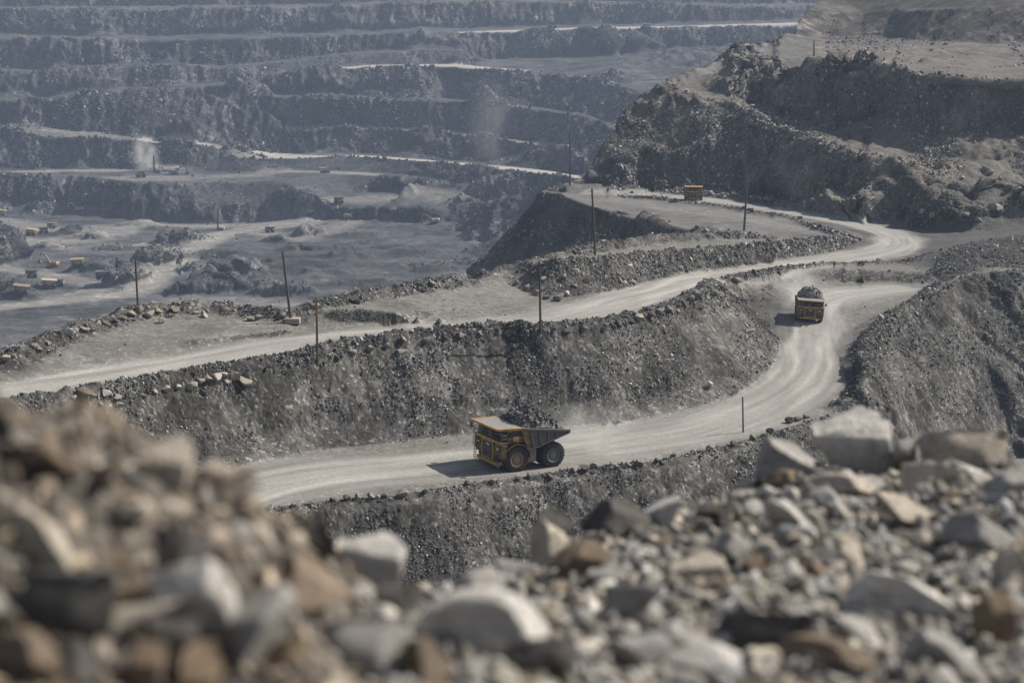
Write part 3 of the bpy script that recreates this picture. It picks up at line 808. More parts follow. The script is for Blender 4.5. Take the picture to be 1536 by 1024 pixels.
zone('rubble', zone_m, 65000, .8, .62, .12, .48, .11, .06, 'loose brownish stone strewn over the benches and slopes of the right hill', 32)
zone('rubble', zone_f, 80000, .95, .5, .078, .32, .09, .0, 'loose blue-grey stone strewn over the far pit walls and floor heaps', 33)

# ------------------------------------------------------------------ foreground heap the camera stands behind
FG_CREST = np.array([(-400,560,2.5),(0,650,2.75),(120,655,2.8),(200,690,2.9),(330,762,3.1),(420,822,3.5),(560,890,4.2),(640,922,4.6),(720,905,5),(800,868,5.5),(900,820,6.1),(1000,790,6.5),
  (1100,760,6.8),(1180,715,7.1),(1270,712,7.3),(1330,725,7.2),(1440,708,7.0),(1536,705,6.9),(2000,690,6.9)], float)
FG_BOT = np.array([(-400,2.15),(0,2.2),(400,2.45),(640,2.9),(1000,3.3),(1536,3.7),(2000,3.8)], float)
def fg_par(px):
    c = np.interp(px, FG_CREST[:, 0], FG_CREST[:, 1]); dc = np.interp(px, FG_CREST[:, 0], FG_CREST[:, 2]); db = np.interp(px, FG_BOT[:, 0], FG_BOT[:, 1])
    return c, dc, db
def slope_of(py):
    y = (512 - py) / FPX
    return (y * CP - SP) / (CP + y * SP)
def fg_height(x, y):
    t = x / np.maximum(y, 1.6)
    px = 768 + FPX * t * .99
    c, dc, db = fg_par(px)
    zc = slope_of(c) * dc; zb = slope_of(1024.0) * db
    s = (y - db) / (dc - db)
    z = zb + (zc - zb) * np.clip(s, -.35, 1)
    over = np.maximum(y - dc, 0)
    z = z - np.where(over < .5, .9 * over ** 2, .225 + .9 * (over - .5))
    b = np.maximum(db - y - .5, 0)
    return z - .05 * b
def fg_full(x, y):
    z = fg_height(x, y)
    k = smooth(-1.2, .2, y)
    left = 1 - smooth(-.12, .02, x / np.maximum(y, 1.6))
    return z + .045 * fbm(x / .42, y / .42, 0 * x + 4, 3) + .018 * fbm(x / .11, y / .11, 0 * x + 8, 3) + left * .08 * fbm(x / .36 + 3, y / .36, 0 * x + 6, 2) + left * .05 * fbm(x / .17 + 9, y / .17, 0 * x + 2, 3)
gx = np.linspace(-6.5, 6.5, 430); gy = np.linspace(-2.0, 17, 620)
FX, FY = np.meshgrid(gx, gy, indexing='ij')
FZ = fg_full(FX, FY)
fi = np.arange(FX.size).reshape(FX.shape)
fq = np.stack([fi[:-1, :-1], fi[1:, :-1], fi[1:, 1:], fi[:-1, 1:]], -1).reshape(-1, 4)
fme = mesh_np('ground', np.stack([FX, FY, FZ], -1).reshape(-1, 3), fq)
leftm = 1 - smooth(-.13, -.03, FX / np.maximum(FY, 1.6))
bc = np.array([.125, .114, .10]) * (1 - leftm[..., None]) + np.array([.118, .106, .092]) * leftm[..., None]
bc = bc * (1 + .35 * fbm(FX / .3, FY / .3, 0 * FX + 1, 3))[..., None]
c4 = np.ones((FX.size, 4), np.float32); c4[:, :3] = np.clip(bc, .03, .5).reshape(-1, 3)
vattr(fme, 'tint', 'FLOAT_COLOR', c4)
def soil_material():
    m = NT('stony_soil'); p = m.pos()
    c = m.attr('tint').outputs['Color']
    cell = m.sepx(m.voro(p, 55), 0); g = m.noise(p, 25, 5, .7)
    k = m.math('ADD', .6, m.math('MULTIPLY', m.math('POWER', cell, 2.0), 1.1))
    m.color(m.scalec(c, m.math('MULTIPLY', k, m.ramp(g, .25, .75, .7, 1.25))))
    m.normal(m.bump(m.math('ADD', cell, g), .9, .02))
    return m.m
fme.materials.append(soil_material()); fme.polygons.foreach_set('use_smooth', np.ones(len(fq), bool))
FG = bpy.data.objects.new('ground', fme); COL.objects.link(FG)
tag(FG, 'brown and grey stony ground of the blurred heap in front', 'ground', kind='structure')

def rock_material(name, col, col2, vein=.3):
    m = NT(name); p = m.objco()
    r = m.n('ShaderNodeObjectInfo').outputs['Random']
    q = m.n('ShaderNodeVectorMath', operation='ADD'); m.put(q.inputs[0], p); m.put(q.inputs[1], r)
    v = q.outputs[0]
    n1 = m.noise(v, 1.1, 5, .65); n2 = m.noise(v, 5, 5, .7)
    c = m.mix(m.ramp(n1, .35, .65), C4(*col), C4(*col2))
    k = m.math('MULTIPLY', m.ramp(n2, .25, .75, .7, 1.25), m.math('ADD', .85, m.math('MULTIPLY', r, .3)))
    m.color(m.scalec(c, k))
    m.normal(m.bump(m.math('ADD', n2, n1), .6, .08))
    m.b.inputs['Roughness'].default_value = .85
    return m.m
RM = {'L': rock_material('pale_rock', (.57, .545, .505), (.41, .39, .365)), 'W': rock_material('beige_rock', (.55, .485, .405), (.39, .35, .295)),
      'G': rock_material('grey_rock', (.36, .345, .325), (.255, .245, .23)), 'D': rock_material('dark_rock', (.115, .108, .10), (.08, .075, .07)),
      'O': rock_material('orange_rock', (.27, .20, .135), (.20, .155, .115)), 'B': rock_material('brown_rock', (.25, .195, .145), (.17, .135, .105))}
RVAR = [rock_mesh('rock_shape', 300 + i, 4, cuts=[8, 9, 11, 12, 14][i % 5], rough=.11) for i in range(14)]
RMB = {'L': rock_material('pale_boulder', (.34, .325, .30), (.25, .24, .22)), 'W': rock_material('tan_boulder', (.27, .235, .19), (.20, .18, .15)),
       'G': rock_material('grey_boulder', (.19, .185, .175), (.13, .127, .12)), 'D': rock_material('dark_boulder', (.085, .08, .075), (.06, .057, .053)), 'B': rock_material('brown_boulder', (.17, .14, .11), (.12, .10, .08))}
def fg_D(px, py):
    c, dc, db = fg_par(px)
    s = np.clip((1024 - py) / (1024 - c), -.6, 1.0)
    ic = 1 / dc; ib = 1 / db
    return 1.0 / (ib + (ic - ib) * s)
_mats = {}
def put_rock(name, var, tone, loc, scl, rot):
    key = (var, tone)
    if key not in _mats:
        me = RVAR[var].copy(); me.name = 'rock'; me.materials.clear(); me.materials.append(RM[tone]); _mats[key] = me
    o = bpy.data.objects.new(name, _mats[key]); COL.objects.link(o)
    o.location = loc; o.scale = scl; o.rotation_euler = rot
    return o
NOTABLE = [  # px, py, half width, half height, tone, tilt, label
 (55,812,98,52,'W',.5,'large pale beige rock sloping down at the far left of the heap'),
 (112,700,62,46,'B',.2,'round brown lump of earth high on the left mound'),
 (238,706,46,58,'W',.3,'upright tan lump of earth on the left mound beside a dark hollow'),
 (338,728,52,42,'W',.5,'tan crumbling lump at the edge of the left mound above the lower road'),
 (82,890,105,58,'D',.1,'big almost black rock at the left edge below the pale beige rock'),
 (190,742,60,36,'D',.4,'dark brown hollowed stone in the middle of the left mound'),
 (268,868,80,62,'D',.2,'dark angular rock behind the bright pale slab on the left'),
 (292,905,74,78,'L',-.5,'bright pale slab with a pointed top in the left heap'),
 (372,945,58,88,'G',.6,'smooth grey slab leaning to the right beside the bright pale slab'),
 (165,936,112,24,'W',-.12,'long thin beige stone lying flat in the lower left heap'),
 (252,962,58,36,'D',0,'black wedge under the long thin beige stone'),
 (215,1003,42,32,'O',0,'small square tan block at the bottom left edge'),
 (300,1010,36,46,'O',.3,'rust brown stone standing between the tan block and grey slab'),
 (455,892,84,56,'B',.15,'brown rock with a rounded top left of the pale boulder in the middle'),
 (385,812,46,38,'W',.4,'tan rock perched on the crest of the left heap'),
 (478,800,44,32,'D',.6,'dark slate chip on the crest of the left heap'),
 (545,842,60,50,'L',.4,'pale cream rock on the crest left of the dip'),
 (590,905,54,46,'D',.3,'black round stone in front of the pale cream rock'),
 (535,965,82,60,'G',.2,'broad smooth grey boulder at the bottom left of centre'),
 (722,952,112,72,'L',.1,'largest pale grey boulder at the bottom centre of the heap'),
 (640,1008,44,46,'B',-.3,'brown pointed stone wedged between two grey boulders at bottom centre'),
 (812,1000,70,52,'D',-.4,'dark rock right of the largest pale boulder at bottom centre'),
 (700,880,62,22,'G',-.3,'low grey stone on the lip of the dip in the heap'),
 (772,856,36,18,'L',.2,'small pale curved stone on the crest next to the orange rock'),
 (822,826,28,46,'W',.2,'upright beige stone on the crest next to the orange rock'),
 (872,850,40,40,'O',.3,'orange rust coloured rock on the crest of the heap'),
 (832,788,26,24,'D',0,'small dark pointed stone rising above the upright beige stone'),
 (932,788,64,34,'D',0,'dark domed boulder on the crest right of the orange rock'),
 (1000,775,30,40,'L',.9,'pale splinter of rock leaning on the dark domed boulder'),
 (1178,690,56,40,'G',-.2,'big grey boulder left of the highest rock on the right crest'),
 (1268,668,64,56,'L',.15,'highest pale mottled rock on the right crest'),
 (1362,682,38,32,'G',0,'grey wedge shaped rock between two larger rocks on the right crest'),
 (1448,668,62,36,'W',.2,'broad pale cream rock on the crest near the right edge'),
 (1262,732,60,22,'W',.05,'flat tan slab lying under the highest mottled rock'),
 (1250,760,36,27,'L',0,'blocky pale grey stone with a flat lit top under the tan slab'),
 (1182,782,58,22,'L',.75,'pale plank shaped stone tilted down to the right'),
 (1172,724,28,20,'O',.2,'small rounded tan stone above the plank shaped stone'),
 (1396,722,50,34,'W',.1,'mottled tan mound shaped rock below the right crest'),
 (1456,716,44,16,'L',.3,'bright flat stone below the cream rock at the right crest'),
 (1516,738,36,32,'G',0,'smooth grey boulder cut by the right edge of the photo'),
 (1362,772,62,20,'W',.35,'curved beige stone like an arch in the right heap'),
 (1478,808,62,38,'G',.15,'light grey boulder at the right with a dark lower face'),
 (1362,898,108,40,'L',.12,'largest pale slab of the right heap with a dark shaded front'),
 (1305,925,62,32,'G',.1,'low dark grey stone tucked under the front of the largest pale slab'),
 (1044,858,46,28,'W',0,'flat tan stone in the middle of the right heap'),
 (1095,886,40,28,'B',.3,'brownish stone just below the flat tan stone in the right heap'),
 (1150,950,80,50,'D',.1,'large slate dark boulder at the bottom right of centre'),
 (1232,985,92,30,'B',.1,'long brown rock in front of the slate dark boulder'),
 (1300,958,58,22,'L',.35,'pale flat stone below the largest pale slab'),
 (1022,965,44,34,'L',.3,'pale rock at the bottom left of the slate dark boulder'),
 (1062,1002,74,32,'L',.3,'long pale rock at the bottom edge below the slate dark boulder'),
 (950,905,50,36,'G',.1,'grey boulder right of the largest pale boulder'),
 (965,985,56,32,'G',-.2,'grey flat rock at the bottom edge right of centre'),
 (1492,935,34,44,'O',0,'rust brown upright stone near the bottom right corner'),
 (1232,868,26,22,'O',.4,'small peach coloured stone on the gravel left of the largest slab'),
 (1104,826,42,26,'G',.2,'grey angular stone left of the tilted plank stone'),
 (1420,985,74,36,'G',.2,'broad grey rock at the bottom right edge'),
 (1520,860,40,34,'W',.2,'beige rock at the right edge beside the largest slab'),
 (905,868,30,20,'G',.2,'small grey stone just right below the orange rock'),
 (1075,775,40,26,'D',.1,'dark flat stone on the crest between pale splinter and plank stone'),
 (420,985,40,40,'O',.1,'ochre stone low between the leaning grey slab and smooth boulder'),
 (30,985,70,44,'B',.1,'brown stone in the bottom left corner'),
 (110,1000,50,34,'D',0,'dark stone at the bottom left edge beside the corner stone'),
]
taken = []
rr2 = random.Random(5)
for i, (px, py, hw, hh, tone, tilt, lab) in enumerate(NOTABLE):
    Dd = float(fg_D(px, min(py + hh * .55, 1060)))
    c = PD(px, py, Dd); s = FPX / Dd
    sx, sz = hw / s * .95, hh / s * 1.02
    o = put_rock('rock', i % 14, tone, Vector(c) + Vector((0, sx * .15, 0)), (sx, .5 * (sx + sz) * 1.05, sz), (rr2.uniform(-.15, .15), tilt, rr2.uniform(-.3, .3)))
    tag(o, lab, 'rock')
    taken.append((px, py, hw, hh))
def clash(px, py, r):
    return any(abs(px - a) < hw * .72 + r * .5 and abs(py - b) < hh * .72 + r * .5 for a, b, hw, hh in taken)
n = 0; tries = 0
while n < 235 and tries < 6000:
    tries += 1
    px = rr2.uniform(-60, 1600); c, dc, db = fg_par(px)
    py = rr2.uniform(float(c) - 2, 1050)
    Dd = float(fg_D(px, py)); r = rr2.choice([12, 14, 16, 20, 24, 28, 34]) * (3.6 / Dd) ** .5
    if clash(px, py, r): continue
    taken.append((px, py, r, r))
    tone = rr2.choice('LLWGGDWGB' if px > 480 else 'WWBBGGDB')
    s = FPX / Dd; x = (px - 768) / s; y = Dd
    z = float(fg_full(np.array([x]), np.array([y]))[0])
    k = r / s
    o = put_rock('rock', rr2.randrange(14), tone, (x, y, z + k * .18), (k * rr2.uniform(.9, 1.5), k * rr2.uniform(.8, 1.2), k * rr2.uniform(.5, .85)), (rr2.uniform(-.3, .3), rr2.uniform(-.4, .4), rr2.uniform(0, 6)))
    where = 'left mound' if px < 400 else ('low middle of the heap' if px < 820 else 'right slope of the heap')
    word = {'L': 'pale grey', 'W': 'beige', 'G': 'mid grey', 'D': 'dark', 'B': 'brown', 'O': 'rusty tan'}[tone]
    tag(o, 'small blurred %s stone lying among the rubble on the %s' % (word, where), 'rock', '%s stones on the %s' % (word, where))
    n += 1
# the fine stones between them
n = 36000
t_ = np.where(rs.random(n) < .72, rs.uniform(-.40, .40, n), rs.uniform(-.8, .8, n)); y_ = np.exp(rs.uniform(math.log(1.5), math.log(9.0), n)); x_ = t_ * y_
z_ = fg_full(x_, y_)
rad = np.exp(rs.normal(math.log(.0115), .7, n)) * (y_ / 3.0) ** .5
rad = np.minimum(rad, .038) * np.where(t_ < -.08, .62, 1.0)
colf = stone_cols(n, .22, .48, .08, .08)
lm = (t_ < -.1)[:, None]
colf = np.where(lm, colf * np.array([.80, .72, .64]), colf)
scatter('gravel', np.stack([x_, y_, z_ + rad * .25], 1), rad, colf, 'fine grey and tan stones filling the gaps of the blurred foreground heap', 'gravel', 44)
# ------------------------------------------------------------------ mesh builder for machines
class MB:
    def __init__(s): s.bm = bmesh.new()
    def box(s, c, size, rot=None):
        r = bmesh.ops.create_cube(s.bm, size=1.0)['verts']
        m = Matrix.Translation(Vector(c)) @ (Euler(rot).to_matrix().to_4x4() if rot else Matrix()) @ Matrix.Diagonal((*size, 1))
        bmesh.ops.transform(s.bm, matrix=m, verts=r); return s
    def bar(s, a, b, w, h=None):
        a = Vector(a); b = Vector(b); d = b - a
        r = bmesh.ops.create_cube(s.bm, size=1.0)['verts']
        q = d.to_track_quat('X', 'Z').to_matrix().to_4x4()
        bmesh.ops.transform(s.bm, matrix=Matrix.Translation((a + b) / 2) @ q @ Matrix.Diagonal((d.length, w, h or w, 1)), verts=r); return s
    def cyl(s, a, b, r1, r2=None, seg=12):
        a = Vector(a); b = Vector(b); d = b - a
        r = bmesh.ops.create_cone(s.bm, cap_ends=True, segments=seg, radius1=r1, radius2=r1 if r2 is None else r2, depth=d.length)['verts']
        q = d.to_track_quat('Z', 'Y').to_matrix().to_4x4()
        bmesh.ops.transform(s.bm, matrix=Matrix.Translation((a + b) / 2) @ q, verts=r); return s
    def prism(s, poly, y0, y1):          # polygon in x,z swept along y
        a = [s.bm.verts.new((x, y0, z)) for x, z in poly]; b = [s.bm.verts.new((x, y1, z)) for x, z in poly]
        n = len(poly)
        s.bm.faces.new(a); s.bm.faces.new(b[::-1])
        for i in range(n): s.bm.faces.new((a[i], b[i], b[(i + 1) % n], a[(i + 1) % n]))
        return s
    def hexa(s, p):                      # eight corners: four of one side, four of the other
        v = [s.bm.verts.new(q) for q in p]
        for f in ((0,1,2,3), (7,6,5,4), (0,4,5,1), (1,5,6,2), (2,6,7,3), (3,7,4,0)): s.bm.faces.new([v[i] for i in f])
        return s
    def lathe(s, prof, c, seg=28, cap=True):       # profile (y, r) turned about the y axis
        c = Vector(c); rings = []
        for y, r in prof:
            rings.append([s.bm.verts.new(c + Vector((r * math.cos(k / seg * 6.28319), y, r * math.sin(k / seg * 6.28319)))) for k in range(seg)])
        for a, b in zip(rings[:-1], rings[1:]):
            for k in range(seg): s.bm.faces.new((a[k], a[(k + 1) % seg], b[(k + 1) % seg], b[k]))
        if cap: s.bm.faces.new(rings[0][::-1]); s.bm.faces.new(rings[-1])
        return s
    def build(s, name, mat, parent=None, bev=0.0, smooth_=False):
        bmesh.ops.recalc_face_normals(s.bm, faces=s.bm.faces)
        me = bpy.data.meshes.new(name); s.bm.to_mesh(me); s.bm.free(); me.materials.append(mat)
        if smooth_:
            me.polygons.foreach_set('use_smooth', np.ones(len(me.polygons), bool))
            me.set_sharp_from_angle(angle=math.radians(35))
        o = bpy.data.objects.new(name, me); link(o, parent)
        if bev:
            b = o.modifiers.new('edge', 'BEVEL'); b.width = bev; b.segments = 2; b.limit_method = 'ANGLE'; b.angle_limit = math.radians(40)
        return o

M_YEL = paint('yellow_paint', (.33, .185, .038), .6, 1.0, (.055, .045, .035))
M_YEL2 = paint('faded_yellow_paint', (.56, .35, .11), .6, .5, (.28, .20, .12))
M_TRIM = paint('bright_yellow_trim', (.54, .32, .075), .55, .65, (.17, .125, .08))
M_FARY = paint('dull_far_yellow', (.38, .265, .12), .7, .5, (.2, .165, .12))
M_STEEL = paint('worn_steel', (.125, .12, .112), .6, .7, (.23, .215, .195))
M_BED = paint('scraped_steel_shaded', (.075, .07, .062), .6, .5, (.15, .138, .12))  # bed steel darkened: the shade on its sides is in the colour
M_CAN = paint('dusty_steel', (.17, .165, .155), .6, .6, (.26, .245, .225))  # lighter copy of the bed steel, sunlight on the canopy top painted in
M_DARK = paint('dark_iron', (.035, .033, .03), .6, .5, (.09, .08, .07))
M_TYRE = paint('rubber', (.018, .017, .016), .85, .4, (.05, .046, .042))
M_RIM = paint('dusty_rim', (.26, .175, .09), .7, .6, (.17, .15, .13))
M_RIMG = paint('grey_rim', (.13, .125, .115), .7, .6, (.2, .185, .17))
M_GLASS = paint('cab_glass', (.02, .022, .025), .12, .35, (.10, .09, .08))
M_LAMP = paint('lamp_glass', (.75, .73, .68), .2, .1)
M_RED = paint('red_paint', (.22, .075, .05), .6, .6); M_BLUE = paint('blue_paint', (.06, .10, .17), .6, .5)
M_ORANGE = paint('orange_paint', (.34, .20, .085), .6, .6); M_WHITE = paint('white_paint', (.48, .46, .43), .6, .5)
M_PINK = paint('sun_faded_red_paint', (.22, .165, .145), .7, .6); M_TAN = paint('tan_paint', (.45, .37, .26), .7, .4)

def tyre(mb, c, R, w, seg=36):
    y = w / 2
    mb.lathe([(-y, R * .56), (-y, R * .62), (-y * 1.02, R * .84), (-y * .9, R * .965), (-y * .5, R * .985), (y * .5, R * .985), (y * .9, R * .965), (y * 1.02, R * .84), (y, R * .62), (y, R * .56)], c, seg, False)
    for k in range(26):                  # tread lugs
        a = k / 26 * 6.28319
        for sgn in (-1, 1):
            a2 = a + (.12 if sgn > 0 else 0)
            p = Vector(c) + Vector((math.cos(a2) * R * .965, sgn * y * .52, math.sin(a2) * R * .965))
            mb.box(p, (R * .09, y * .86, R * .13), (0, -a2, 0))
def wheel(parent, x, y, R, w, out, rimmat, dual=False):
    mb = MB(); tyre(mb, (x, y, R), R, w)
    t = mb.build('wheel', M_TYRE, parent, smooth_=True)
    r = MB(); f = out * w / 2
    prof = [(f * 1.0, R * .57), (f * .96, R * .50), (f * .62, R * .46), (f * .55, R * .30), (f * .80, R * .27), (f * .86, R * .12), (f * .80, .02)]
    r.lathe([(-f * .9, R * .55)] + prof, (x, y, R), 28)
    for k in range(12):
        a = k / 12 * 6.28319
        r.cyl((x + math.cos(a) * R * .40, y + f * .56, R + math.sin(a) * R * .40), (x + math.cos(a) * R * .40, y + f * .66, R + math.sin(a) * R * .40), .05, seg=6)
    r.build('rim', rimmat, t, smooth_=True)
    return t

def make_haul_truck():
    root = empty('haul_truck', (0, 0, 0))
    R = 1.78; xf, xr = 2.95, -2.85
    c = MB()
    for s in (-1, 1): c.box((.9, s * .75, 2.0), (9.2, .45, .75))
    c.box((xr, 0, R), (1.1, 3.4, 1.0)); c.box((xf, 0, R), (.8, 4.4, .7)); c.box((0, 0, 1.55), (3.6, 1.4, .6))
    c.cyl((xf, 1.55, 1.9), (xf, 1.45, 3.7), .28); c.cyl((xf, -1.55, 1.9), (xf, -1.45, 3.7), .28)
    c.bar((-.4, 1.0, 2.0), (-1.6, 1.15, 4.4), .3); c.bar((-.4, -1.0, 2.0), (-1.6, -1.15, 4.4), .3)
    c.bar((-4.3, .7, 2.1), (-4.9, .7, 3.9), .07); c.bar((-4.3, -.7, 2.1), (-4.9, -.7, 3.9), .07)
    c.build('chassis', M_DARK, root, .03)
    for s, nm in ((1, 'fuel_tank'), (-1, 'hydraulic_tank')):
        MB().box((.35, s * 2.35, 1.95), (1.5, 1.5, 1.75)).box((.35, s * 3.13, 1.95), (1.2, .06, 1.4)).build(nm, M_STEEL, root, .12)
    wheel(root, xf, 3.05, R, 1.25, 1, M_RIM); wheel(root, xf, -3.05, R, 1.25, -1, M_RIM)
    for s in (-1, 1):
        wheel(root, xr, s * 3.02, R, 1.2, s, M_RIMG); wheel(root, xr, s * 1.72, R, 1.2, s, M_RIMG)
    # nose and deck
    n = MB().prism([(3.5, 1.35), (5.15, 1.35), (5.35, 2.4), (5.25, 4.15), (3.5, 4.15)], -1.75, 1.75)
    n.build('hood', M_YEL, root, .06)
    g = MB(); g.box((5.36, 0, 2.75), (.08, 2.7, 2.2))
    gr = g.build('grille', M_DARK, root)
    f = MB()
    for y in (-1.42, 1.42): f.box((5.42, y, 2.75), (.16, .2, 2.5))
    for z in (1.55, 3.95): f.box((5.42, 0, z), (.16, 3.04, .2))
    f.build('surround', M_TRIM, gr, .03)
    h = MB()
    for k in range(5): h.box((5.415, 0, 1.9 + k * .43), (.03, 2.6, .07))
    h.build('slat', M_STEEL, gr)
    MB().box((5.435, 0, 3.45), (.03, .9, .13)).box((5.435, .2, 3.3), (.03, .4, .06)).build('badge', M_LAMP, gr)
    b = MB().box((5.25, 0, 1.12), (.55, 5.4, .45)); b.box((4.7, 2.6, 1.2), (1.3, .3, .4)); b.box((4.7, -2.6, 1.2), (1.3, .3, .4)); b.build('bumper', M_TRIM, root, .06)
    d = MB().box((3.35, 0, 4.2), (4.3, 7.3, .14)); D_ = d.build('deck', M_YEL, root, .03)
    MB().box((5.53, 0, 4.22), (.07, 7.3, .3)).build('deck_edge', M_TRIM, D_)
    for s in (-1, 1):
        w = MB()                          # wheel arch
        pts = [(math.cos(a) * 2.05 + xf, max(math.sin(a) * 2.05 + R, 1.7)) for a in [math.radians(q) for q in range(0, 181, 20)]]
        for p, q in zip(pts[:-1], pts[1:]): w.hexa([(p[0], s * 2.2, p[1]), (q[0], s * 2.2, q[1]), (q[0], s * 3.75, q[1]), (p[0], s * 3.75, p[1]), (p[0], s * 2.2, p[1] + .1), (q[0], s * 2.2, q[1] + .1), (q[0], s * 3.75, q[1] + .1), (p[0], s * 3.75, p[1] + .1)])
        w.prism([(4.75, 2.1), (5.2, 2.2), (5.3, 4.12), (4.5, 4.12), (4.6, 3.4)], s * 1.8, s * 3.7)
        w.build('fender', M_YEL, root)
        l = MB().box((5.3, s * 2.55, 3.25), (.16, .62, .42)).build('headlight', M_DARK, root, .03)
        MB().cyl((5.38, s * 2.4, 3.25), (5.42, s * 2.4, 3.25), .14).cyl((5.38, s * 2.72, 3.25), (5.42, s * 2.72, 3.25), .14).build('lens', M_LAMP, l)
    # cab on the left, cabinets on the right
    cab = MB().prism([(1.7, 4.28), (4.35, 4.28), (4.62, 5.0), (4.25, 5.78), (1.9, 5.78)], 1.35, 3.45).build('cab', M_YEL, root, .07)
    MB().prism([(2.05, 4.85), (3.05, 4.85), (3.05, 5.6), (2.05, 5.6)], 3.43, 3.475).prism([(3.2, 4.85), (4.5, 4.85), (4.5, 5.0), (4.2, 5.6), (3.2, 5.6)], 3.43, 3.475).build('side_window', M_GLASS, cab)
    MB().hexa([(4.62, 1.5, 5.02), (4.62, 3.3, 5.02), (4.32, 3.3, 5.68), (4.32, 1.5, 5.68), (4.66, 1.5, 5.03), (4.66, 3.3, 5.03), (4.36, 3.3, 5.69), (4.36, 1.5, 5.69)]).build('windscreen', M_GLASS, cab)
    MB().box((3.1, 3.48, 4.62), (.9, .05, .62)).build('door', M_YEL2, cab, .02)
    k = MB().box((3.3, -2.3, 4.9), (2.1, 2.2, 1.3)).box((3.6, -.05, 4.75), (1.6, 1.9, 1.0)).box((4.5, -2.3, 4.8), (.3, 1.7, .9)); k.build('equipment_cabinet', M_DARK, root, .06)
    a = MB()
    for y in (-3.1, -2.35, -.4): a.cyl((4.75, y, 4.3), (4.75, y, 5.35), .3, seg=14)
    a.build('air_cleaner', M_STEEL, root, smooth_=True)
    # railings, ladders, mirrors
    r = MB()
    for z in (4.75, 5.25): r.cyl((5.48, -3.6, z), (5.48, 1.2, z), .035, seg=6); r.cyl((5.48, -3.6, z), (2.2, -3.6, z), .035, seg=6); r.cyl((5.48, 3.6, z), (4.7, 3.6, z), .035, seg=6); r.cyl((5.48, 1.2, z), (5.48, 3.6, z), .03, seg=6)
    for x, y in ((5.48, -3.6), (5.48, -2.0), (5.48, -.4), (5.48, 1.2), (5.48, 3.6), (4.3, -3.6), (3.2, -3.6), (2.2, -3.6)): r.cyl((x, y, 4.25), (x, y, 5.27), .035, seg=6)
    r.build('railing', M_STEEL, root)
    for s in (-1, 1):
        l = MB()
        for o_ in (-.25, .25): l.bar((5.6, s * 3.05 + o_, .75), (5.5, s * 3.05 + o_, 4.2 if s < 0 else 1.6), .07)
        for q in range(9 if s < 0 else 3): l.bar((5.6 - q * .01, s * 3.05 - .25, .85 + q * .38), (5.6 - q * .01, s * 3.05 + .25, .85 + q * .38), .06)
        if s < 0: l.bar((5.75, -3.35, 2.4), (5.75, -3.35, 3.9), .06).bar((5.75, -2.75, 2.4), (5.75, -2.75, 3.9), .06)
        l.build('ladder', M_STEEL, root)
        MB().bar((5.5, s * 3.65, 4.9), (5.6, s * 4.0, 5.1), .06).box((5.62, s * 4.05, 5.2), (.08, .42, .75)).build('mirror', M_DARK, root)
    # dump bed
    T = .16; yb = 3.65; yt = 3.95
    bed = MB()
    side = [(1.05, 2.9), (2.1, 5.85), (-5.0, 4.98), (-5.35, 4.75), (-2.6, 3.85), (-.6, 3.3)]
    for s in (-1, 1): bed.prism(side, s * (yb - .12), s * yb)
    bed.hexa([(1.1, -yb, 2.85), (1.1, yb, 2.85), (-.6, yb, 3.25), (-.6, -yb, 3.25), (1.1, -yb, 3.05), (1.1, yb, 3.05), (-.6, yb, 3.5), (-.6, -yb, 3.5)])
    bed.hexa([(-.6, -yb, 3.25), (-.6, yb, 3.25), (-2.6, yb, 3.8), (-2.6, -yb, 3.8), (-.6, -yb, 3.5), (-.6, yb, 3.5), (-2.6, yb, 4.05), (-2.6, -yb, 4.05)])
    bed.hexa([(-2.6, -yb, 3.8), (-2.6, yb, 3.8), (-5.4, yb, 4.68), (-5.4, -yb, 4.68), (-2.6, -yb, 4.05), (-2.6, yb, 4.05), (-5.4, yb, 4.88), (-5.4, -yb, 4.88)])
    bed.hexa([(1.05, -yb, 3.0), (1.05, yb, 3.0), (1.25, yb, 3.0), (1.25, -yb, 3.0), (2.1, -yb, 5.8), (2.1, yb, 5.8), (2.3, yb, 5.8), (2.3, -yb, 5.8)])
    B = bed.build('dump_bed', M_BED, root)
    rl = MB()
    for s in (-1, 1): rl.bar((2.3, s * (yb + .06), 5.9), (-5.3, s * (yb + .06), 4.98), .32, .3)
    rl.build('top_rail', M_BED, B, .04)
    rb = MB()
    for s in (-1, 1):
        for x0, z0, x1, z1 in ((.35, 3.1, 1.1, 5.7), (-.75, 3.4, -.35, 5.5), (-1.95, 3.7, -1.75, 5.35), (-3.2, 4.1, -3.1, 5.2)):
            rb.bar((x0, s * (yb + .07), z0), (x1, s * (yb + .07), z1), .22, .22)
        rb.bar((1.15, s * (yb + .07), 2.95), (-.6, s * (yb + .07), 3.35), .22, .22); rb.bar((-.6, s * (yb + .07), 3.35), (-5.2, s * (yb + .07), 4.76), .22, .22)
    rb.build('rib', M_BED, B)
    for s in (-1, 1): MB().prism([(1.0, 2.88), (1.3, 2.88), (2.45, 5.8), (1.15, 5.7)], s * (yb - .02), s * (yb + .05)).build('front_panel', M_YEL, B)
    cn = MB().hexa([(2.1, -yb, 5.85), (2.1, yb, 5.85), (6.0, yb - .25, 5.98), (6.0, -yb + .25, 5.98), (2.1, -yb, 6.03), (2.1, yb, 6.03), (6.0, yb - .25, 6.12), (6.0, -yb + .25, 6.12)])
    CN = cn.build('canopy', M_CAN, root)
    e = MB()
    e.bar((6.0, -yb + .2, 6.06), (6.0, yb - .2, 6.06), .2, .3)
    for s in (-1, 1): e.bar((2.0, s * yb, 5.93), (6.05, s * (yb - .25), 6.06), .2, .32)
    for y in (-2, 0, 2): e.bar((2.2, y, 5.8), (5.9, y, 5.92), .2, .22)
    e.build('canopy_edge', M_TRIM, CN, .03)
    return root

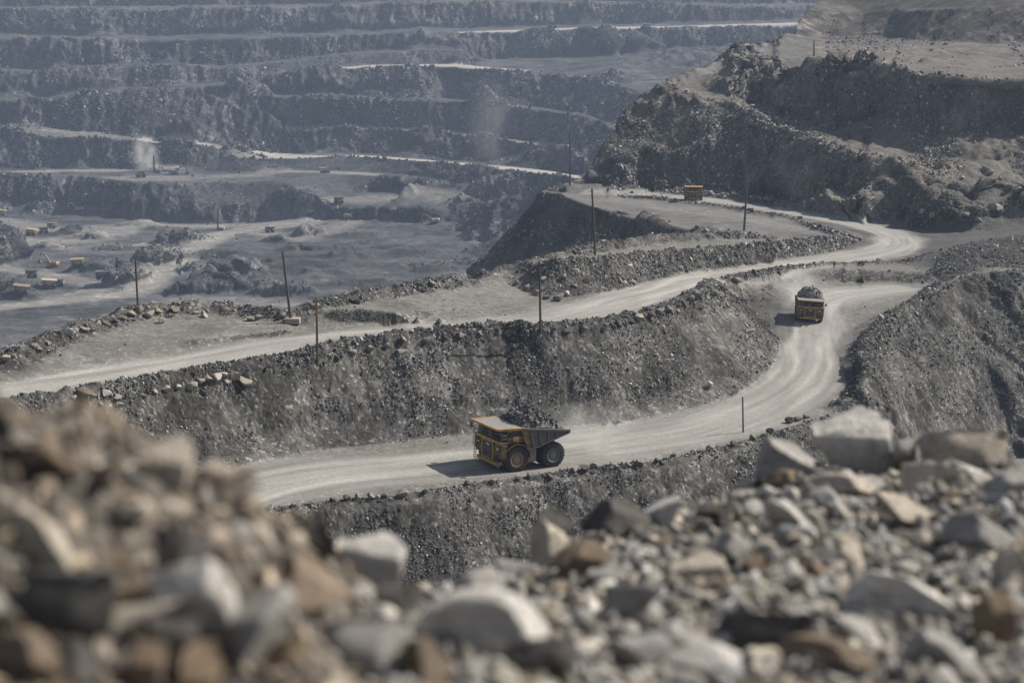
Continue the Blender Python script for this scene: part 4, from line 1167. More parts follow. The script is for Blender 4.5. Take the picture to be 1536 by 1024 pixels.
def rock_load(name, seed, top, base_col):
    r = np.random.default_rng(seed); mb = bmesh.new()
    base = rock_mesh('load_piece', seed, 2, 8, .12)
    bv = [v.co.copy() for v in base.vertices]; bf = [list(p.vertices) for p in base.polygons]
    bpy.data.meshes.remove(base)
    def blob(c, s):
        q = Euler(r.uniform(0, 6.28, 3)).to_matrix(); sc = r.uniform(.7, 1.25, 3)
        vs = [mb.verts.new(Vector(c) + q @ Vector((a.x * s * sc[0], a.y * s * sc[1], a.z * s * .8 * sc[2]))) for a in bv]
        for f in bf: mb.faces.new([vs[i] for i in f])
    def h(x, y):
        return 5.0 + .126 * x + top * max(0, 1 - ((x + 1.3) / 3.5) ** 2) ** .5 * max(0, 1 - (y / 3.7) ** 2) ** .5
    nx_, ny_ = 26, 26
    gv = [[mb.verts.new((-5.0 + 7.2 * i / nx_, -3.45 + 6.9 * j / ny_, h(-5.0 + 7.2 * i / nx_, -3.45 + 6.9 * j / ny_) - .12)) for j in range(ny_ + 1)] for i in range(nx_ + 1)]
    for i in range(nx_):
        for j in range(ny_): mb.faces.new((gv[i][j], gv[i + 1][j], gv[i + 1][j + 1], gv[i][j + 1]))
    for _ in range(420):
        x, y = r.uniform(-4.9, 1.9), r.uniform(-3.3, 3.3)
        s = min(.55, math.exp(r.normal(-1.75, .45)))
        blob((x, y, h(x, y) + s * .15), s)
    me = bpy.data.meshes.new(name); mb.to_mesh(me); mb.free()
    m = NT('load_rock'); p = m.objco()
    cc = m.sepx(m.voro(p, 2.2), 0); n1 = m.noise(p, 4, 4, .7)
    m.color(m.scalec(m.n('ShaderNodeRGB').outputs[0], m.math('MULTIPLY', m.ramp(cc, .2, 1, .55, 2.0), m.ramp(n1, .3, .7, .7, 1.3))))
    m.t.nodes['RGB'].outputs[0].default_value = base_col
    me.materials.append(m.m)
    o = bpy.data.objects.new(name, me); link(o)
    return o

TRUCK = make_haul_truck()
def set_on(o, base, yaw, s=1.0, wb=2.9):
    """put a machine with the ground under its origin, tilted with the slope it stands on"""
    h = Vector((math.cos(yaw), math.sin(yaw), 0)); l = Vector((-h.y, h.x, 0)); c = Vector(base)
    g = lambda v: ground(v.x, v.y)
    f_, b_ = g(c + h * wb * s), g(c - h * wb * s); a_, d_ = g(c + l * 2.6 * s), g(c - l * 2.6 * s)
    kx = max(-.09, min(.09, (f_ - b_) / (2 * wb * s))); ky = max(-.06, min(.06, (a_ - d_) / (5.2 * s)))
    X = (h + Vector((0, 0, kx))).normalized(); Y = (l + Vector((0, 0, ky))).normalized()
    Z = X.cross(Y).normalized(); Y = Z.cross(X)
    m = Matrix((X, Y, Z)).transposed()
    o.location = (c.x, c.y, sorted((f_, b_, a_, d_, g(c)))[2] - .03 * s); o.rotation_euler = m.to_euler(); o.scale = (s, s, s)
    return o
def rel(load, truck):
    load.location = truck.location; load.rotation_euler = truck.rotation_euler; load.scale = truck.scale
h1, _ = hit(800, 703)
y1 = math.radians(211); s1 = 1.08
lft = Vector((-math.sin(y1), math.cos(y1), 0))
set_on(TRUCK, h1 - lft * 3.1 * s1, y1, s1)
tag(TRUCK, 'large loaded yellow dump truck seen from its side on the lower haul road', 'dump truck', 'haul trucks on the near roads')
L1 = rock_load('rock_load', 11, 2.75, (.088, .087, .086, 1)); rel(L1, TRUCK)
tag(L1, 'dark heap of broken rock in the bed of the side-on truck', 'rock load')
T2 = copy_tree(TRUCK); h2, _ = hit(1213, 481); s2 = .82
y2 = math.radians(-97)
set_on(T2, Vector((h2.x, h2.y, 0)) - Vector((math.cos(y2), math.sin(y2), 0)) * 3.2 * s2, y2, s2)
tag(T2, 'loaded yellow dump truck coming head-on down the junction with dust behind it', 'dump truck')
L2 = rock_load('rock_load', 12, 3.6, (.20, .195, .19, 1)); rel(L2, T2)
tag(L2, 'grey rock piled over the cab of the truck coming head-on', 'rock load')
T3 = copy_tree(TRUCK); h3 = Vector(PD(1040, 298, 680)); s3 = 1.0
y3 = math.radians(-95)
set_on(T3, Vector((h3.x, h3.y, 0)) - Vector((math.cos(y3), math.sin(y3), 0)) * 3.0, y3, s3)
T3.rotation_euler.rotate_axis('Y', math.radians(4))
for ch in SC.objects:
    if ch.parent == T3 and ch.name.startswith('canopy'):
        ch.data = ch.data.copy(); ch.data.materials[0] = M_TRIM
tag(T3, 'small distant yellow dump truck on the upper road below the rubble pile', 'dump truck')
print('trucks', h1[:], h2[:], h3[:], [FPX / h.y for h in (h1, h2, h3)])

# ------------------------------------------------------------------ machines down in the pit
def make_far_truck(cabm, bedm):
    root = empty('mine_truck', (0, 0, 0))
    MB().box((.4, 0, 1.9), (9.0, 3.2, 1.0)).box((4.0, 0, 2.4), (2.0, 6.0, 1.8)).box((4.2, 0, 4.0), (1.8, 5.8, .3)).build('chassis', cabm, root)
    MB().box((3.7, 1.7, 4.9), (2.0, 2.2, 1.7)).box((3.9, -1.6, 4.7), (1.4, 2.0, 1.2)).build('cab', cabm, root)
    MB().box((4.72, 1.7, 5.1), (.1, 1.9, .8)).box((3.7, 2.82, 5.1), (1.5, .06, .8)).box((5.03, 0, 2.4), (.1, 2.4, 1.4)).build('window', M_GLASS, root)
    MB().prism([(2.0, 3.2), (2.9, 6.0), (5.2, 6.3), (5.2, 6.5), (-5.0, 6.0), (-5.2, 5.6), (-1.0, 3.6)], -3.5, 3.5).build('dump_bed', bedm, root)
    for x in (3.0, -2.8):
        for y in (-2.6, 2.6):
            MB().cyl((x, y - .9, 1.6), (x, y + .9, 1.6), 1.6, seg=16).build('wheel', M_TYRE, root)
    return root
def make_excavator(bodym, armm, reach=0.0, label_arm=None):
    """crawler excavator, arm towards +x; reach lifts the boom"""
    root = empty('excavator', (0, 0, 0))
    for s in (-1, 1): MB().prism([(-3.6, .5), (-3.0, 0), (3.0, 0), (3.6, .5), (3.4, 1.2), (-3.4, 1.2)], s * 1.6, s * 2.9).build('track', M_DARK, root)
    MB().cyl((0, 0, 1.0), (0, 0, 1.9), 1.5, seg=16).build('turntable', M_DARK, root)
    MB().prism([(-5.0, 1.9), (2.6, 1.9), (2.6, 3.0), (1.0, 4.0), (-4.6, 4.0), (-5.2, 3.2)], -2.6, 2.6).box((-2.6, .6, 4.15), (3.4, 2.6, .4)).cyl((-3.6, 1.6, 4.2), (-3.6, 1.6, 5.1), .2, seg=8).build('house', bodym, root)
    c = MB().prism([(.6, 3.9), (2.9, 2.6), (3.1, 4.6), (2.4, 5.4), (.6, 5.4)], 1.2, 2.7).build('cab', bodym, root)
    MB().prism([(1.0, 4.2), (2.6, 4.2), (2.4, 5.1), (1.0, 5.1)], 2.68, 2.75).build('window', M_GLASS, c)
    b1 = (5.6, 0, 8.0 + reach); b2 = (9.4, 0, 9.0 + reach * 1.3); st = (10.8, 0, 3.4 + reach)
    MB().bar((1.6, -.2, 3.2), b1, .8, 1.2).bar(b1, b2, .75, 1.0).bar((2.2, -.2, 2.6), ((1.6 + b1[0]) / 2 + .6, 0, (3.2 + b1[2]) / 2 - .2), .3).build('boom', armm, root)
    MB().bar((8.7, 0, 9.6 + reach * 1.3), st, .6, .9).bar(b1, (8.9, 0, 9.9 + reach * 1.3), .25).build('stick', armm, root)
    MB().prism([(st[0] - .7, st[2] + .2), (st[0] + .8, st[2] + .3), (st[0] + 1.0, st[2] - .8), (st[0] - .2, st[2] - 2.2), (st[0] - 1.9, st[2] - 1.7), (st[0] - 1.6, st[2] - .9)], -1.1, 1.1).build('bucket', M_DARK, root)
    return root
def make_drill(h, bodym):
    root = empty('drill_rig', (0, 0, 0))
    for s in (-1, 1): MB().prism([(-3.2, .4), (-2.7, 0), (2.7, 0), (3.2, .4), (3.0, 1.1), (-3.0, 1.1)], s * 1.2, s * 2.2).build('track', M_DARK, root)
    MB().box((-.6, 0, 2.2), (6.4, 3.6, 2.2)).box((1.6, 1.1, 3.8), (1.8, 1.4, 1.4)).build('house', bodym, root)
    m = MB()
    for x in (2.6, 3.7):
        for y in (-.55, .55): m.bar((x, y, .4), (x, y, h), .2)
    for k in range(int(h / 1.6)): m.bar((2.6, -.55, 1 + k * 1.6), (3.7, -.55, 2.4 + k * 1.6), .13); m.bar((2.6, .55, 2.4 + k * 1.6), (3.7, .55, 1 + k * 1.6), .13)
    m.cyl((3.15, 0, 0), (3.15, 0, h), .28, seg=8)
    m.build('mast', M_DARK, root)
    return root
def place(o, px, py, yaw, s, ymin=900):
    p, _ = hit(px, py, ymin); set_on(o, p, math.radians(yaw), s); return o
GT = 'mine trucks working in the pit'
protoT = {}
def far_truck(px, py, yaw, s, kind, label, ymin=900):
    cm, bmm = {'y': (M_FARY, M_FARY), 'ys': (M_FARY, M_BED), 't': (M_TAN, M_TAN), 'b': (M_BLUE, M_BLUE), 'r': (M_RED, M_RED), 'w': (M_WHITE, M_BED), 'd': (M_STEEL, M_DARK), 'p': (M_PINK, M_PINK)}[kind]
    if kind not in protoT: protoT[kind] = o = make_far_truck(cm, bmm)
    else: o = copy_tree(protoT[kind])
    place(o, px, py, yaw, s, ymin); return tag(o, label, 'mine truck', GT)
far_truck(48, 353, 175, 1.0, 'y', 'yellow mine truck at the left of the truck pair on the pale pit track')
far_truck(66, 350, 5, .95, 'ys', 'yellow and grey mine truck touching the right end of the pale track pair')
far_truck(78, 342, 178, .85, 'r', 'small red machine parked behind the pair of trucks on the pale pit track')
far_truck(211, 266, 20, 1.15, 'ys', 'pale mine truck left of the drilling dust on the pit bench')
far_truck(117, 399, 190, 1.0, 'y', 'yellow mine truck alone between the excavator and the blue truck')
far_truck(155, 418, 185, 1.0, 'b', 'blue mine truck beside the rubble ridge on the pit floor')
far_truck(48, 416, 190, .95, 'd', 'dark grey truck below the dark mound at the left edge')
far_truck(74, 432, 195, 1.1, 't', 'tan truck leading the two trucks in a line on the pit floor')
far_truck(87, 429, 10, .9, 'w', 'pale truck close behind the tan leading truck on the pit floor')
far_truck(32, 441, 190, 1.1, 'p', 'faded red truck lowest and nearest in the pit by the left edge')
far_truck(405, 349, 200, .9, 'd', 'lone small truck on the light pit track right of the tall mast')
far_truck(466, 322, 180, .7, 'p', 'tiny rusty machine on the dark rubble slope below the light plateau')
far_truck(509, 305, 180, 1.0, 'd', 'dark truck on the edge of the light plateau in the middle of the pit')
far_truck(2, 323, 180, 1.0, 'y', 'yellow truck half cut by the left edge of the photo')
for i, (px, py, lab) in enumerate(((243, 212, 'first and highest dark vehicle on the sloping road above the drilling dust'), (268, 216.5, 'second dark vehicle down the sloping road above the drilling dust'), (286, 219, 'third dark vehicle down the sloping road above the drilling dust'), (338, 224, 'last and lowest dark vehicle on the sloping road above the drilling dust'))):
    far_truck(px, py, -15, .9, 'd', lab, 1960)
far_truck(828, 42, 0, 1.3, 'd', 'dark speck of a vehicle on the highest pale road near the top', 2300)
far_truck(505, 9, 180, 1.2, 'w', 'white vehicle on the topmost bench at the upper edge of the photo', 2400)
far_truck(970, 44, 180, 1.2, 'p', 'small rusty vehicle beside the highest pale road right of the dark speck', 2300)
GX_ = 'excavators working in the pit'
e1 = place(make_excavator(M_TAN, M_ORANGE), 119, 317, 180, 1.15); tag(e1, 'orange excavator with bent arm at the foot of the left rubble bank', 'excavator', GX_)
e2 = place(copy_tree(e1), 651, 335, 178, 1.1); tag(e2, 'orange excavator with a high arched arm on the right of the pit floor', 'excavator')
e3 = place(make_excavator(M_ORANGE, M_ORANGE, 1.5), 79, 400, 165, 1.05); tag(e3, 'orange excavator loading beside the dark mound on the left', 'excavator', GX_)
e4 = place(make_excavator(M_PINK, M_PINK, -1.5), 262, 262, 8, 1.35); tag(e4, 'faded red excavator in the dust right of the drill mast', 'excavator', GX_)
e5 = place(make_excavator(M_TAN, M_TAN, 0), 488, 259, 15, 1.45, 1700); tag(e5, 'big cream coloured shovel on the narrow bench above the light plateau', 'excavator', GX_)
e6 = place(make_excavator(M_PINK, M_DARK, 0), 524, 329, 10, 1.2); tag(e6, 'dark armed excavator with reddish body below the light plateau', 'excavator', GX_)
dr = place(make_drill(17, M_STEEL), 236, 259, 180, 1.15); tag(dr, 'drill rig with dark mast standing in rising dust on the pit bench', 'drill rig')
dr2 = place(make_drill(22, M_TAN), 331, 345, 170, .95); tag(dr2, 'drill rig with the tallest thin mast on the light pit track', 'drill rig')
def make_dozer():
    root = empty('bulldozer', (0, 0, 0))
    for s in (-1, 1): MB().prism([(-2.6, .6), (-2.0, 0), (2.0, 0), (2.6, .6), (1.5, 1.9), (-2.2, 1.4)], s * 1.0, s * 1.8).build('track', M_DARK, root)
    MB().box((.6, 0, 2.0), (3.6, 2.0, 1.5)).box((-1.6, 0, 1.9), (1.6, 2.0, 1.4)).build('body', M_YEL2, root)
    MB().box((-1.0, 0, 3.3), (1.7, 1.9, 1.5)).build('cab', M_YEL2, root)
    MB().prism([(3.2, .1), (3.5, 0), (3.4, 1.9), (3.1, 1.9)], -2.6, 2.6).bar((3.2, 1.6, .8), (0, 1.9, .9), .3).bar((3.2, -1.6, .8), (0, -1.9, .9), .3).build('blade', M_YEL2, root)
    return root
dz1 = place(make_dozer(), 31, 60, 10, 2.0, 2300); tag(dz1, 'yellow bulldozer parked on the high bench at the upper left', 'bulldozer')

# ------------------------------------------------------------------ poles
M_POLE = paint('weathered_timber', (.060, .048, .040), .8, .5, (.11, .095, .08))
M_CONC = paint('dusty_concrete', (.33, .30, .26), .9, .5, (.22, .2, .18))
def pole(bx, by, tx, ty, w, label, extra=None, ymin=165, name='pole'):
    p, _ = hit(bx, by, ymin)
    top = Vector(PD(tx, ty, p.y)); s = FPX / p.y
    root = empty(name, p)
    d = top - p; r = w / s / 2
    MB().cyl((0, 0, -.5), d, r * 1.12, r * .8, 10).build('shaft', M_POLE, root, smooth_=True)
    MB().cyl(d, d + Vector((0, 0, r * .9)), r * .95, r * .6, 8).build('cap', M_DARK, root)
    if extra == 'block':
        MB().box((.25, 0, .35), (2.5, 1.7, .95)).build('footing', M_CONC, root, .06)
    if extra == 'sign':
        q = d + Vector((0, -.12, -.35))
        MB().box(q, (.62, .05, .62), (0, math.radians(45), 0)).build('marker_plate', M_ORANGE, root)
        MB().bar(d * .94 + Vector((0, -.1, 0)), d * .72 + Vector((0, -.1, 0)), .22, .08).build('marker_band', M_ORANGE, root)
    if extra == 'arm':
        MB().bar(d * .97 + Vector((-.9, 0, 0)), d * .97 + Vector((.3, 0, 0)), .12).build('crossarm', M_POLE, root)
    return tag(root, label, 'pole')
pole(207, 462, 203, 388, 3.2, 'dark pole on the rocky rim at the left above the pit ramp')
pole(437, 484, 424, 378, 4.0, 'leaning dark pole standing in a pale concrete block', 'block')
pole(476, 545, 475, 448, 3.6, 'dark post with an orange marker at its top on the crest of the big face', 'sign')
pole(811, 499, 809, 393, 3.6, 'straight dark pole at the road edge above the side-on truck', 'arm')
pole(893, 383, 888, 284, 3.4, 'tall pole on the gravel platform in front of the shaded cliff', 'arm')
pole(1116, 346, 1121, 273, 3.2, 'pole leaning right on the inner flat of the road bend')
pole(855, 278, 855, 200, 2.4, 'thin distant pole on the knoll at the top of the spur')
pole(1115, 648, 1114, 596, 2.6, 'short thin pole on the outer edge of the lower haul road')
pole(1221, 84, 1221, 62, 2.4, 'small pole on the high flat of the right hill', ymin=700)
pole(1109, 72, 1108, 38, 1.6, 'faint far pole left of the right hill near the top', ymin=1500)
pole(1051, 104, 1051, 80, 1.6, 'faint far pole beside the pale mound at the foot of the right hill', ymin=1500)

# ------------------------------------------------------------------ person on the gravel bank
def make_person(loc):
    root = empty('person', loc)
    def skin(name, verts, edges, rad, mat, parent):
        me = bpy.data.meshes.new(name); me.from_pydata(verts, edges, []); 
        o = bpy.data.objects.new(name, me); link(o, parent)
        md = o.modifiers.new('skin', 'SKIN'); sv = me.skin_vertices[0].data
        for i, r in enumerate(rad): sv[i].radius = (r, r)
        sv[0].use_root = True
        sd = o.modifiers.new('sub', 'SUBSURF'); sd.levels = 1; sd.render_levels = 1
        me.materials.append(mat); return o
    skinm = paint('skin', (.30, .19, .13), .7, .1); cloth = paint('dark_work_clothes', (.035, .032, .035), .9, .3); helm = paint('helmet', (.16, .10, .06), .5, .2)
    V = [(0,0,.95),(0,0,1.15),(0,.01,1.38),(0,0,1.50),(0,-.02,1.66),(-.19,0,1.40),(-.24,.02,1.12),(-.22,-.05,.87),(.19,0,1.40),(.25,.02,1.12),(.22,-.06,.87),(-.10,0,.88),(-.11,-.02,.48),(-.12,.02,.08),(-.12,-.12,.05),(.10,0,.88),(.12,-.01,.48),(.14,.02,.08),(.14,-.12,.05)]
    Ed = [(0,1),(1,2),(2,3),(3,4),(2,5),(5,6),(6,7),(2,8),(8,9),(9,10),(0,11),(11,12),(12,13),(13,14),(0,15),(15,16),(16,17),(17,18)]
    Rd = [.15,.14,.16,.06,.10,.07,.05,.04,.07,.05,.04,.10,.07,.05,.045,.10,.07,.05,.045]
    skin('body', V, Ed, Rd, skinm, root)
    skin('jacket', [V[0],V[1],V[2],V[5],V[6],V[8],V[9],(-.225,-.03,.95),(.225,-.035,.95)], [(0,1),(1,2),(2,3),(3,4),(2,5),(5,6),(4,7),(6,8)], [.175,.17,.185,.095,.075,.095,.075,.06,.06], cloth, root)
    skin('trousers', [V[0],V[11],V[12],(-.12,.01,.14),V[15],V[16],(.14,.01,.14)], [(0,1),(1,2),(2,3),(0,4),(4,5),(5,6)], [.17,.12,.085,.07,.12,.085,.07], cloth, root)
    MB().lathe([(-.001, .15), (0.0, .16), (.04, .13), (.10, .11), (.14, .05)], (0, 0, 0), 16).build('helmet', helm, root).matrix_local = Matrix.Translation((0, -.02, 1.70)) @ Matrix.Rotation(math.pi / 2, 4, 'X')
    return root
pp, _ = hit(1251, 403)
PR = make_person(pp); PR.scale = (1.15, 1.15, 1.15)
tag(PR, 'person in dark work clothes standing on the gravel bank above the junction', 'person')

# ------------------------------------------------------------------ boulders one can pick out
BL = [
 (103,498,10,9,'L','bright white boulder alone on the left pit rim',None),
 (800,711,12,10,'G','largest boulder on the road edge just below the wheels of the side-on truck',None),
 (824,714,9,7,'D','dark boulder right of the largest boulder below the side-on truck',None),
 (604,739,13,8,'W','broad tan boulder on the edge of the lower road left of the truck shadow',None),
 (1046,442,12,10,'G','tall pointed boulder on the knoll at the left of the junction',None),
 (1036,448,9,7,'G','lower boulder leaning on the tall pointed boulder of the knoll',None),
 (1103,420,10,7,'G','boulder on the bank between the knoll and the head-on truck',None),
 (876,492,8,6,'B','square brown block on the crest of the big face',None),
 (928,486,8,7,'D','dark round boulder on the crest right of the square brown block',None),
 (367,571,13,10,'W','rounded tan boulder at the end of the boulder row on the left crest',None),
 (351,564,14,9,'W','wide tan boulder beside the rounded tan boulder on the left crest',None),
 (603,526,13,6,'G','slab half buried in the top of the big face',None),
 (605,508,6,8,'G','small pointed stone standing up on the crest of the big face',None),
 (1122,497,15,4,'L','flat pale slab lying on the slope left of the junction',None),
 (1066,577,7,9,'L','pale upright stone in the lower right of the big face',None),
 (1288,358,9,5,'W','pale boulder on the inside bank of the road bend',None),
 (838,447,12,8,'G','half round grey boulder at the foot of the rubble embankment',None),
 (818,446,9,5,'G','flat grey boulder left of the half round boulder at the embankment foot',None),
 (1494,312,14,8,'L','big pale boulder on the right slope below the light boulder row',None),
 (1322,474,7,5,'L','pale stone at the edge of the junction on its right side',None),
 (1184,630,9,7,'D','dark dome shaped boulder on the outer bend of the lower road',None),
 (1197,627,8,7,'D','dark boulder beside the dome shaped one on the outer bend',None),
 (592,405,9,7,'G','grey boulder standing on the far rim of the platform',None) if False else (647,424,10,7,'G','grey boulder standing on the rim of the platform above the pit',None),
 (533,450,13,7,'D','dark flat boulder on the platform rim above the pit',None),
 (126,588,16,9,'B','longest brown boulder in the row on the left crest',None),
]
rowA = 'boulder in the rough row along the left crest of the big face'
for px, py, r in ((95,603,8),(110,596,7),(140,594,8),(158,590,11),(175,594,9),(198,592,10),(215,592,6),(232,586,7),(250,582,8),(268,580,7),(288,578,12),(300,571,9),(312,567,10),(325,566,12),(335,560,9),(341,573,7),(180,605,8),(150,605,7),(120,607,7)):
    BL.append((px, py, r, r * .72, random.choice('LLGW'), rowA, 'boulders along the left crest'))
rowB = 'tan or grey boulder in the row along the left pit rim'
for px, py, r in ((8,537,10),(20,534,7),(50,519,8),(58,523,9),(72,515,6),(128,493,8),(140,492,7),(160,485,9),(173,480,7),(184,477,8),(197,471,9),(208,466,11),(224,471,10),(236,466,9),(242,481,8),(262,464,9),(256,473,6),(296,468,7),(306,472,9),(376,478,8),(388,476,8),(423,473,8)):
    BL.append((px, py, r, r * .72, random.choice('WWBG'), rowB, 'boulders along the left pit rim'))
rowC = 'boulder in the row along the outer edge of the lower haul road'
for px, py, r in ((402,762,9),(440,757,7),(466,753,6),(500,748,7),(520,746,8),(538,744,8),(556,743,9),(577,742,6),(640,735,7),(700,724,6),(740,720,7),(776,718,6),(862,704,7),(876,700,11),(890,698,7),(921,696,9),(942,696,7),(960,693,9),(985,690,7),(1010,682,6),(1040,676,7),(1066,671,8),(1100,664,7),(1130,655,7),(1155,646,8),(1210,624,7)):
    BL.append((px, py, r, r * .75, random.choice('GGDW'), rowC, 'boulders along the lower road edge'))
rowD = 'boulder on the crest of the big face between the two haul roads'
for px, py, r in ((505,536,7),(530,528,7),(556,522,8),(580,518,7),(640,510,9),(668,507,7),(690,503,8),(720,500,6),(760,499,6),(850,497,6),(905,492,7),(945,482,9),(958,476,10),(975,472,8),(990,467,9),(1003,463,9),(1015,458,8),(1026,456,9),(1070,440,8),(1090,428,7)):
    BL.append((px, py, r, r * .75, random.choice('GGDW'), rowD, 'boulders along the big face crest'))
rowE = 'pale boulder in the scatter along the bench edge on the right hill'
for px, py, r in ((1010,128,5),(1030,136,4),(1130,160,6),(1140,172,5),(1152,182,6),(1166,178,5),(1185,196,5),(1412,246,7),(1424,248,8),(1440,250,6),(1478,252,7),(1486,258,6),(1500,268,6),(1515,280,7),(1528,284,7),(1384,316,6),(1400,322,7),(1420,314,6),(1450,322,7),(1470,330,6),(1330,318,5),(1234,312,5),(1290,298,4)):
    BL.append((px, py, r, r * .75, random.choice('LWG'), rowE, 'pale boulders on the right hill benches'))
rowF = 'boulder among the rubble embankment between the platforms'
for px, py, r in ((775,424,6),(790,430,6),(806,438,8),(850,440,7),(862,428,6),(880,420,7),(905,432,6),(930,420,6),(950,424,6),(985,408,6),(1020,402,6),(845,415,7),(870,402,6),(815,418,6),(1060,345,6),(1080,349,6),(1095,346,6),(1046,340,5)):
    BL.append((px, py, r, r * .75, random.choice('LWGG'), rowF, 'boulders on the rubble embankment'))
rb3 = random.Random(9)
RVL = [rock_mesh('boulder_shape', 500 + i, 3, cuts=[8, 10, 12][i % 3], rough=.1) for i in range(10)]
_bm = {}
for i, (px, py, hw, hh, tone, lab, grp) in enumerate(BL):
    p, n_ = hit(px, py + hh * .6)
    s = FPX / p.y; k = (i % 10, tone)
    if k not in _bm:
        me = RVL[k[0]].copy(); me.name = 'boulder'; me.materials.clear(); me.materials.append(RMB[tone]); _bm[k] = me
    o = bpy.data.objects.new('boulder', _bm[k]); COL.objects.link(o)
    o.location = p + Vector((0, 0, hh / s * .55)); hw *= .78; hh *= .85
    o.scale = (hw / s, .5 * (hw + hh) / s * 1.1, hh / s * 1.05)
    o.rotation_euler = (rb3.uniform(-.2, .2), rb3.uniform(-.35, .35), rb3.uniform(-.5, .5))
    tag(o, lab, 'boulder', grp)
# ------------------------------------------------------------------ dust in the air
def dust(c, size, dens, label, squash_top=0.0, tilt=0.0, seed=0.0):
    bm = bmesh.new(); bmesh.ops.create_icosphere(bm, subdivisions=3, radius=1.0); me = bpy.data.meshes.new('dust'); bm.to_mesh(me); bm.free()
    o = bpy.data.objects.new('dust', me); COL.objects.link(o); o.location = c; o.scale = size; o.rotation_euler = (0, tilt, 0)
    m = bpy.data.materials.new('dust'); m.use_nodes = True; t = m.node_tree; t.nodes.clear()
    out = t.nodes.new('ShaderNodeOutputMaterial'); v = t.nodes.new('ShaderNodeVolumePrincipled'); tc = t.nodes.new('ShaderNodeTexCoord')
    ln = t.nodes.new('ShaderNodeVectorMath'); ln.operation = 'LENGTH'; t.links.new(tc.outputs['Object'], ln.inputs[0])
    mr = t.nodes.new('ShaderNodeMapRange'); mr.interpolation_type = 'SMOOTHERSTEP'; t.links.new(ln.outputs['Value'], mr.inputs[0])
    mr.inputs[1].default_value = 1.0; mr.inputs[2].default_value = 0.0; mr.inputs[3].default_value = 0.0; mr.inputs[4].default_value = 1.0
    ns = t.nodes.new('ShaderNodeTexNoise'); ns.inputs['Scale'].default_value = 2.2; ns.inputs['Detail'].default_value = 3
    ad = t.nodes.new('ShaderNodeVectorMath'); ad.operation = 'ADD'; ad.inputs[1].default_value = (seed, seed * 2, 0); t.links.new(tc.outputs['Object'], ad.inputs[0]); t.links.new(ad.outputs[0], ns.inputs['Vector'])
    n2 = t.nodes.new('ShaderNodeMapRange'); n2.inputs[1].default_value = .38; n2.inputs[2].default_value = .68; t.links.new(ns.outputs['Fac'], n2.inputs[0])
    a = t.nodes.new('ShaderNodeMath'); a.operation = 'MULTIPLY'; t.links.new(mr.outputs[0], a.inputs[0]); t.links.new(n2.outputs[0], a.inputs[1])
    b = t.nodes.new('ShaderNodeMath'); b.operation = 'MULTIPLY'; t.links.new(a.outputs[0], b.inputs[0]); b.inputs[1].default_value = dens
    t.links.new(b.outputs[0], v.inputs['Density']); v.inputs['Color'].default_value = (.95, .93, .90, 1)
    t.links.new(v.outputs[0], out.inputs['Volume']); me.materials.append(m)
    return tag(o, label, 'dust', kind='stuff')
t1 = TRUCK.matrix_basis
bk_ = Vector((-math.cos(y1), -math.sin(y1), 0))
dust(TRUCK.location + bk_ * 10.5 + Vector((1, 2, 3.6)), (9.5, 6, 6), .13, 'thin dust hanging behind the tail of the side-on truck', seed=1.3)
dust(T2.location + Vector((0, 11, 4.5)), (7.5, 10, 6.5), .13, 'pale dust trailing behind the head-on truck', seed=4.1)
dp, _ = hit(222, 258, 900)
dust(dp + Vector((-4, 6, 14)), (22, 20, 40), .10, 'pale plume of drilling dust rising beside the drill mast', tilt=-.1, seed=2.2)
dust(dp + Vector((18, 8, 2)), (48, 16, 9), .10, 'low drilling dust drifting over the pit bench', seed=6.2)
fp = Vector(PD(735, 190, 1800)); dust(fp, (34, 34, 75), .008, 'faint pale dust haze drifting before the far wall', seed=8.2)
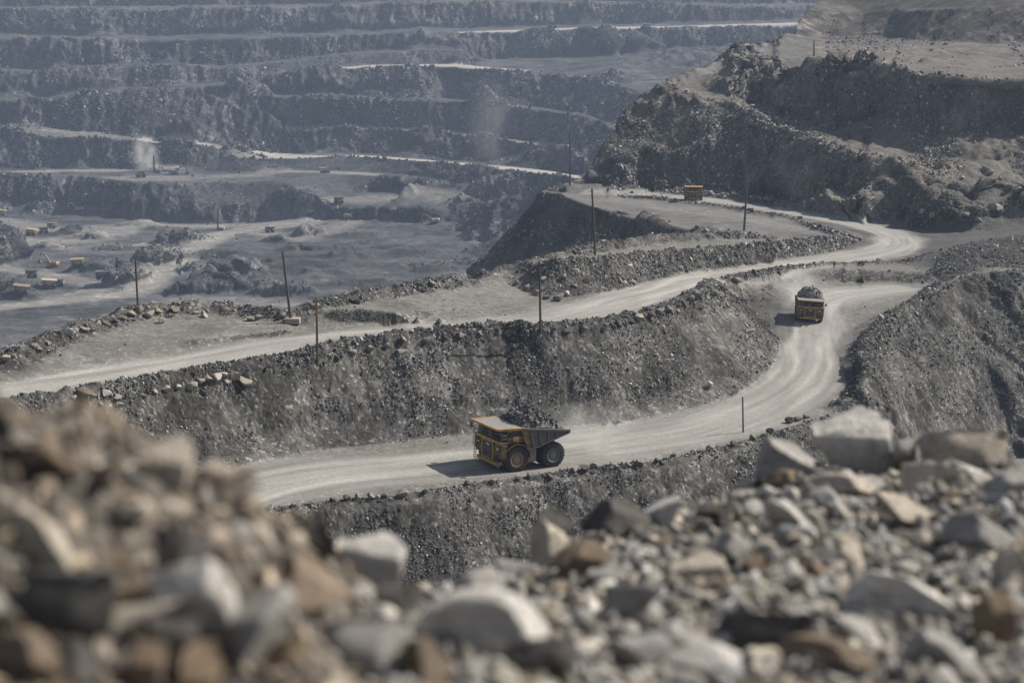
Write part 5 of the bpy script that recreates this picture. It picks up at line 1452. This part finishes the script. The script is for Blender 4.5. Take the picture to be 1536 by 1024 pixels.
# ------------------------------------------------------------------ light, air, camera
SUN_AZ, SUN_EL = math.radians(64), math.radians(40)
S = Vector((math.sin(SUN_AZ) * math.cos(SUN_EL), math.cos(SUN_AZ) * math.cos(SUN_EL), math.sin(SUN_EL)))
sl = bpy.data.lights.new('sun', 'SUN'); sl.energy = 4.9; sl.angle = math.radians(.53); sl.color = (1.0, .93, .83)
so = bpy.data.objects.new('sun', sl); COL.objects.link(so); so.rotation_euler = S.to_track_quat('Z', 'Y').to_euler(); so.location = (0, 0, 50)
W = bpy.data.worlds.new('World'); SC.world = W; W.use_nodes = True
wt = W.node_tree; wt.nodes.clear()
wo = wt.nodes.new('ShaderNodeOutputWorld'); wb = wt.nodes.new('ShaderNodeBackground'); ws = wt.nodes.new('ShaderNodeTexSky')
ws.sky_type = 'NISHITA'; ws.sun_disc = False; ws.sun_elevation = SUN_EL; ws.sun_rotation = SUN_AZ; ws.dust_density = 2.0; ws.altitude = 300
wb.inputs[1].default_value = .08
hs = wt.nodes.new('ShaderNodeHueSaturation'); hs.inputs['Saturation'].default_value = .6; wt.links.new(ws.outputs[0], hs.inputs['Color']); wt.links.new(hs.outputs[0], wb.inputs[0]); wt.links.new(wb.outputs[0], wo.inputs[0])

HAZE = .0001
bm = bmesh.new(); bmesh.ops.create_cube(bm, size=1)
hz = bpy.data.meshes.new('haze'); bm.to_mesh(hz); bm.free()
ho = bpy.data.objects.new('haze', hz); COL.objects.link(ho)
ho.scale = (4400, 4000, 380); ho.location = (0, 1700, -60 )
hm = bpy.data.materials.new('air'); hm.use_nodes = True; ht = hm.node_tree; ht.nodes.clear()
o_ = ht.nodes.new('ShaderNodeOutputMaterial'); v_ = ht.nodes.new('ShaderNodeVolumePrincipled')
v_.inputs['Density'].default_value = HAZE; v_.inputs['Color'].default_value = (.54, .67, .90, 1); v_.inputs['Anisotropy'].default_value = .1
ht.links.new(v_.outputs[0], o_.inputs['Volume'])
hz.materials.append(hm)
tag(ho, 'thin blue haze filling the air of the whole pit', 'haze', kind='stuff')

cam = bpy.data.cameras.new('camera'); co = bpy.data.objects.new('camera', cam); COL.objects.link(co)
co.location = (0, 0, 0); co.rotation_euler = (math.pi / 2 - PITCH, 0, 0)
cam.sensor_width = 36; cam.lens = FPX / 1536 * 36; cam.clip_start = .05; cam.clip_end = 9000
cam.dof.use_dof = True; cam.dof.focus_distance = 330; cam.dof.aperture_fstop = cam.lens / 29.0
SC.camera = co
SC.view_settings.view_transform = 'Standard'; SC.view_settings.look = 'None'; SC.view_settings.exposure = .5; SC.view_settings.gamma = 1
SC.render.engine = 'CYCLES'
cy = SC.cycles
cy.max_bounces = 4; cy.diffuse_bounces = 2; cy.glossy_bounces = 2; cy.transmission_bounces = 2; cy.volume_bounces = 1
cy.use_denoising = True
try: cy.denoiser = 'OPENIMAGEDENOISE'
except Exception: pass
cy.use_adaptive_sampling = False
cy.sample_clamp_indirect = 4
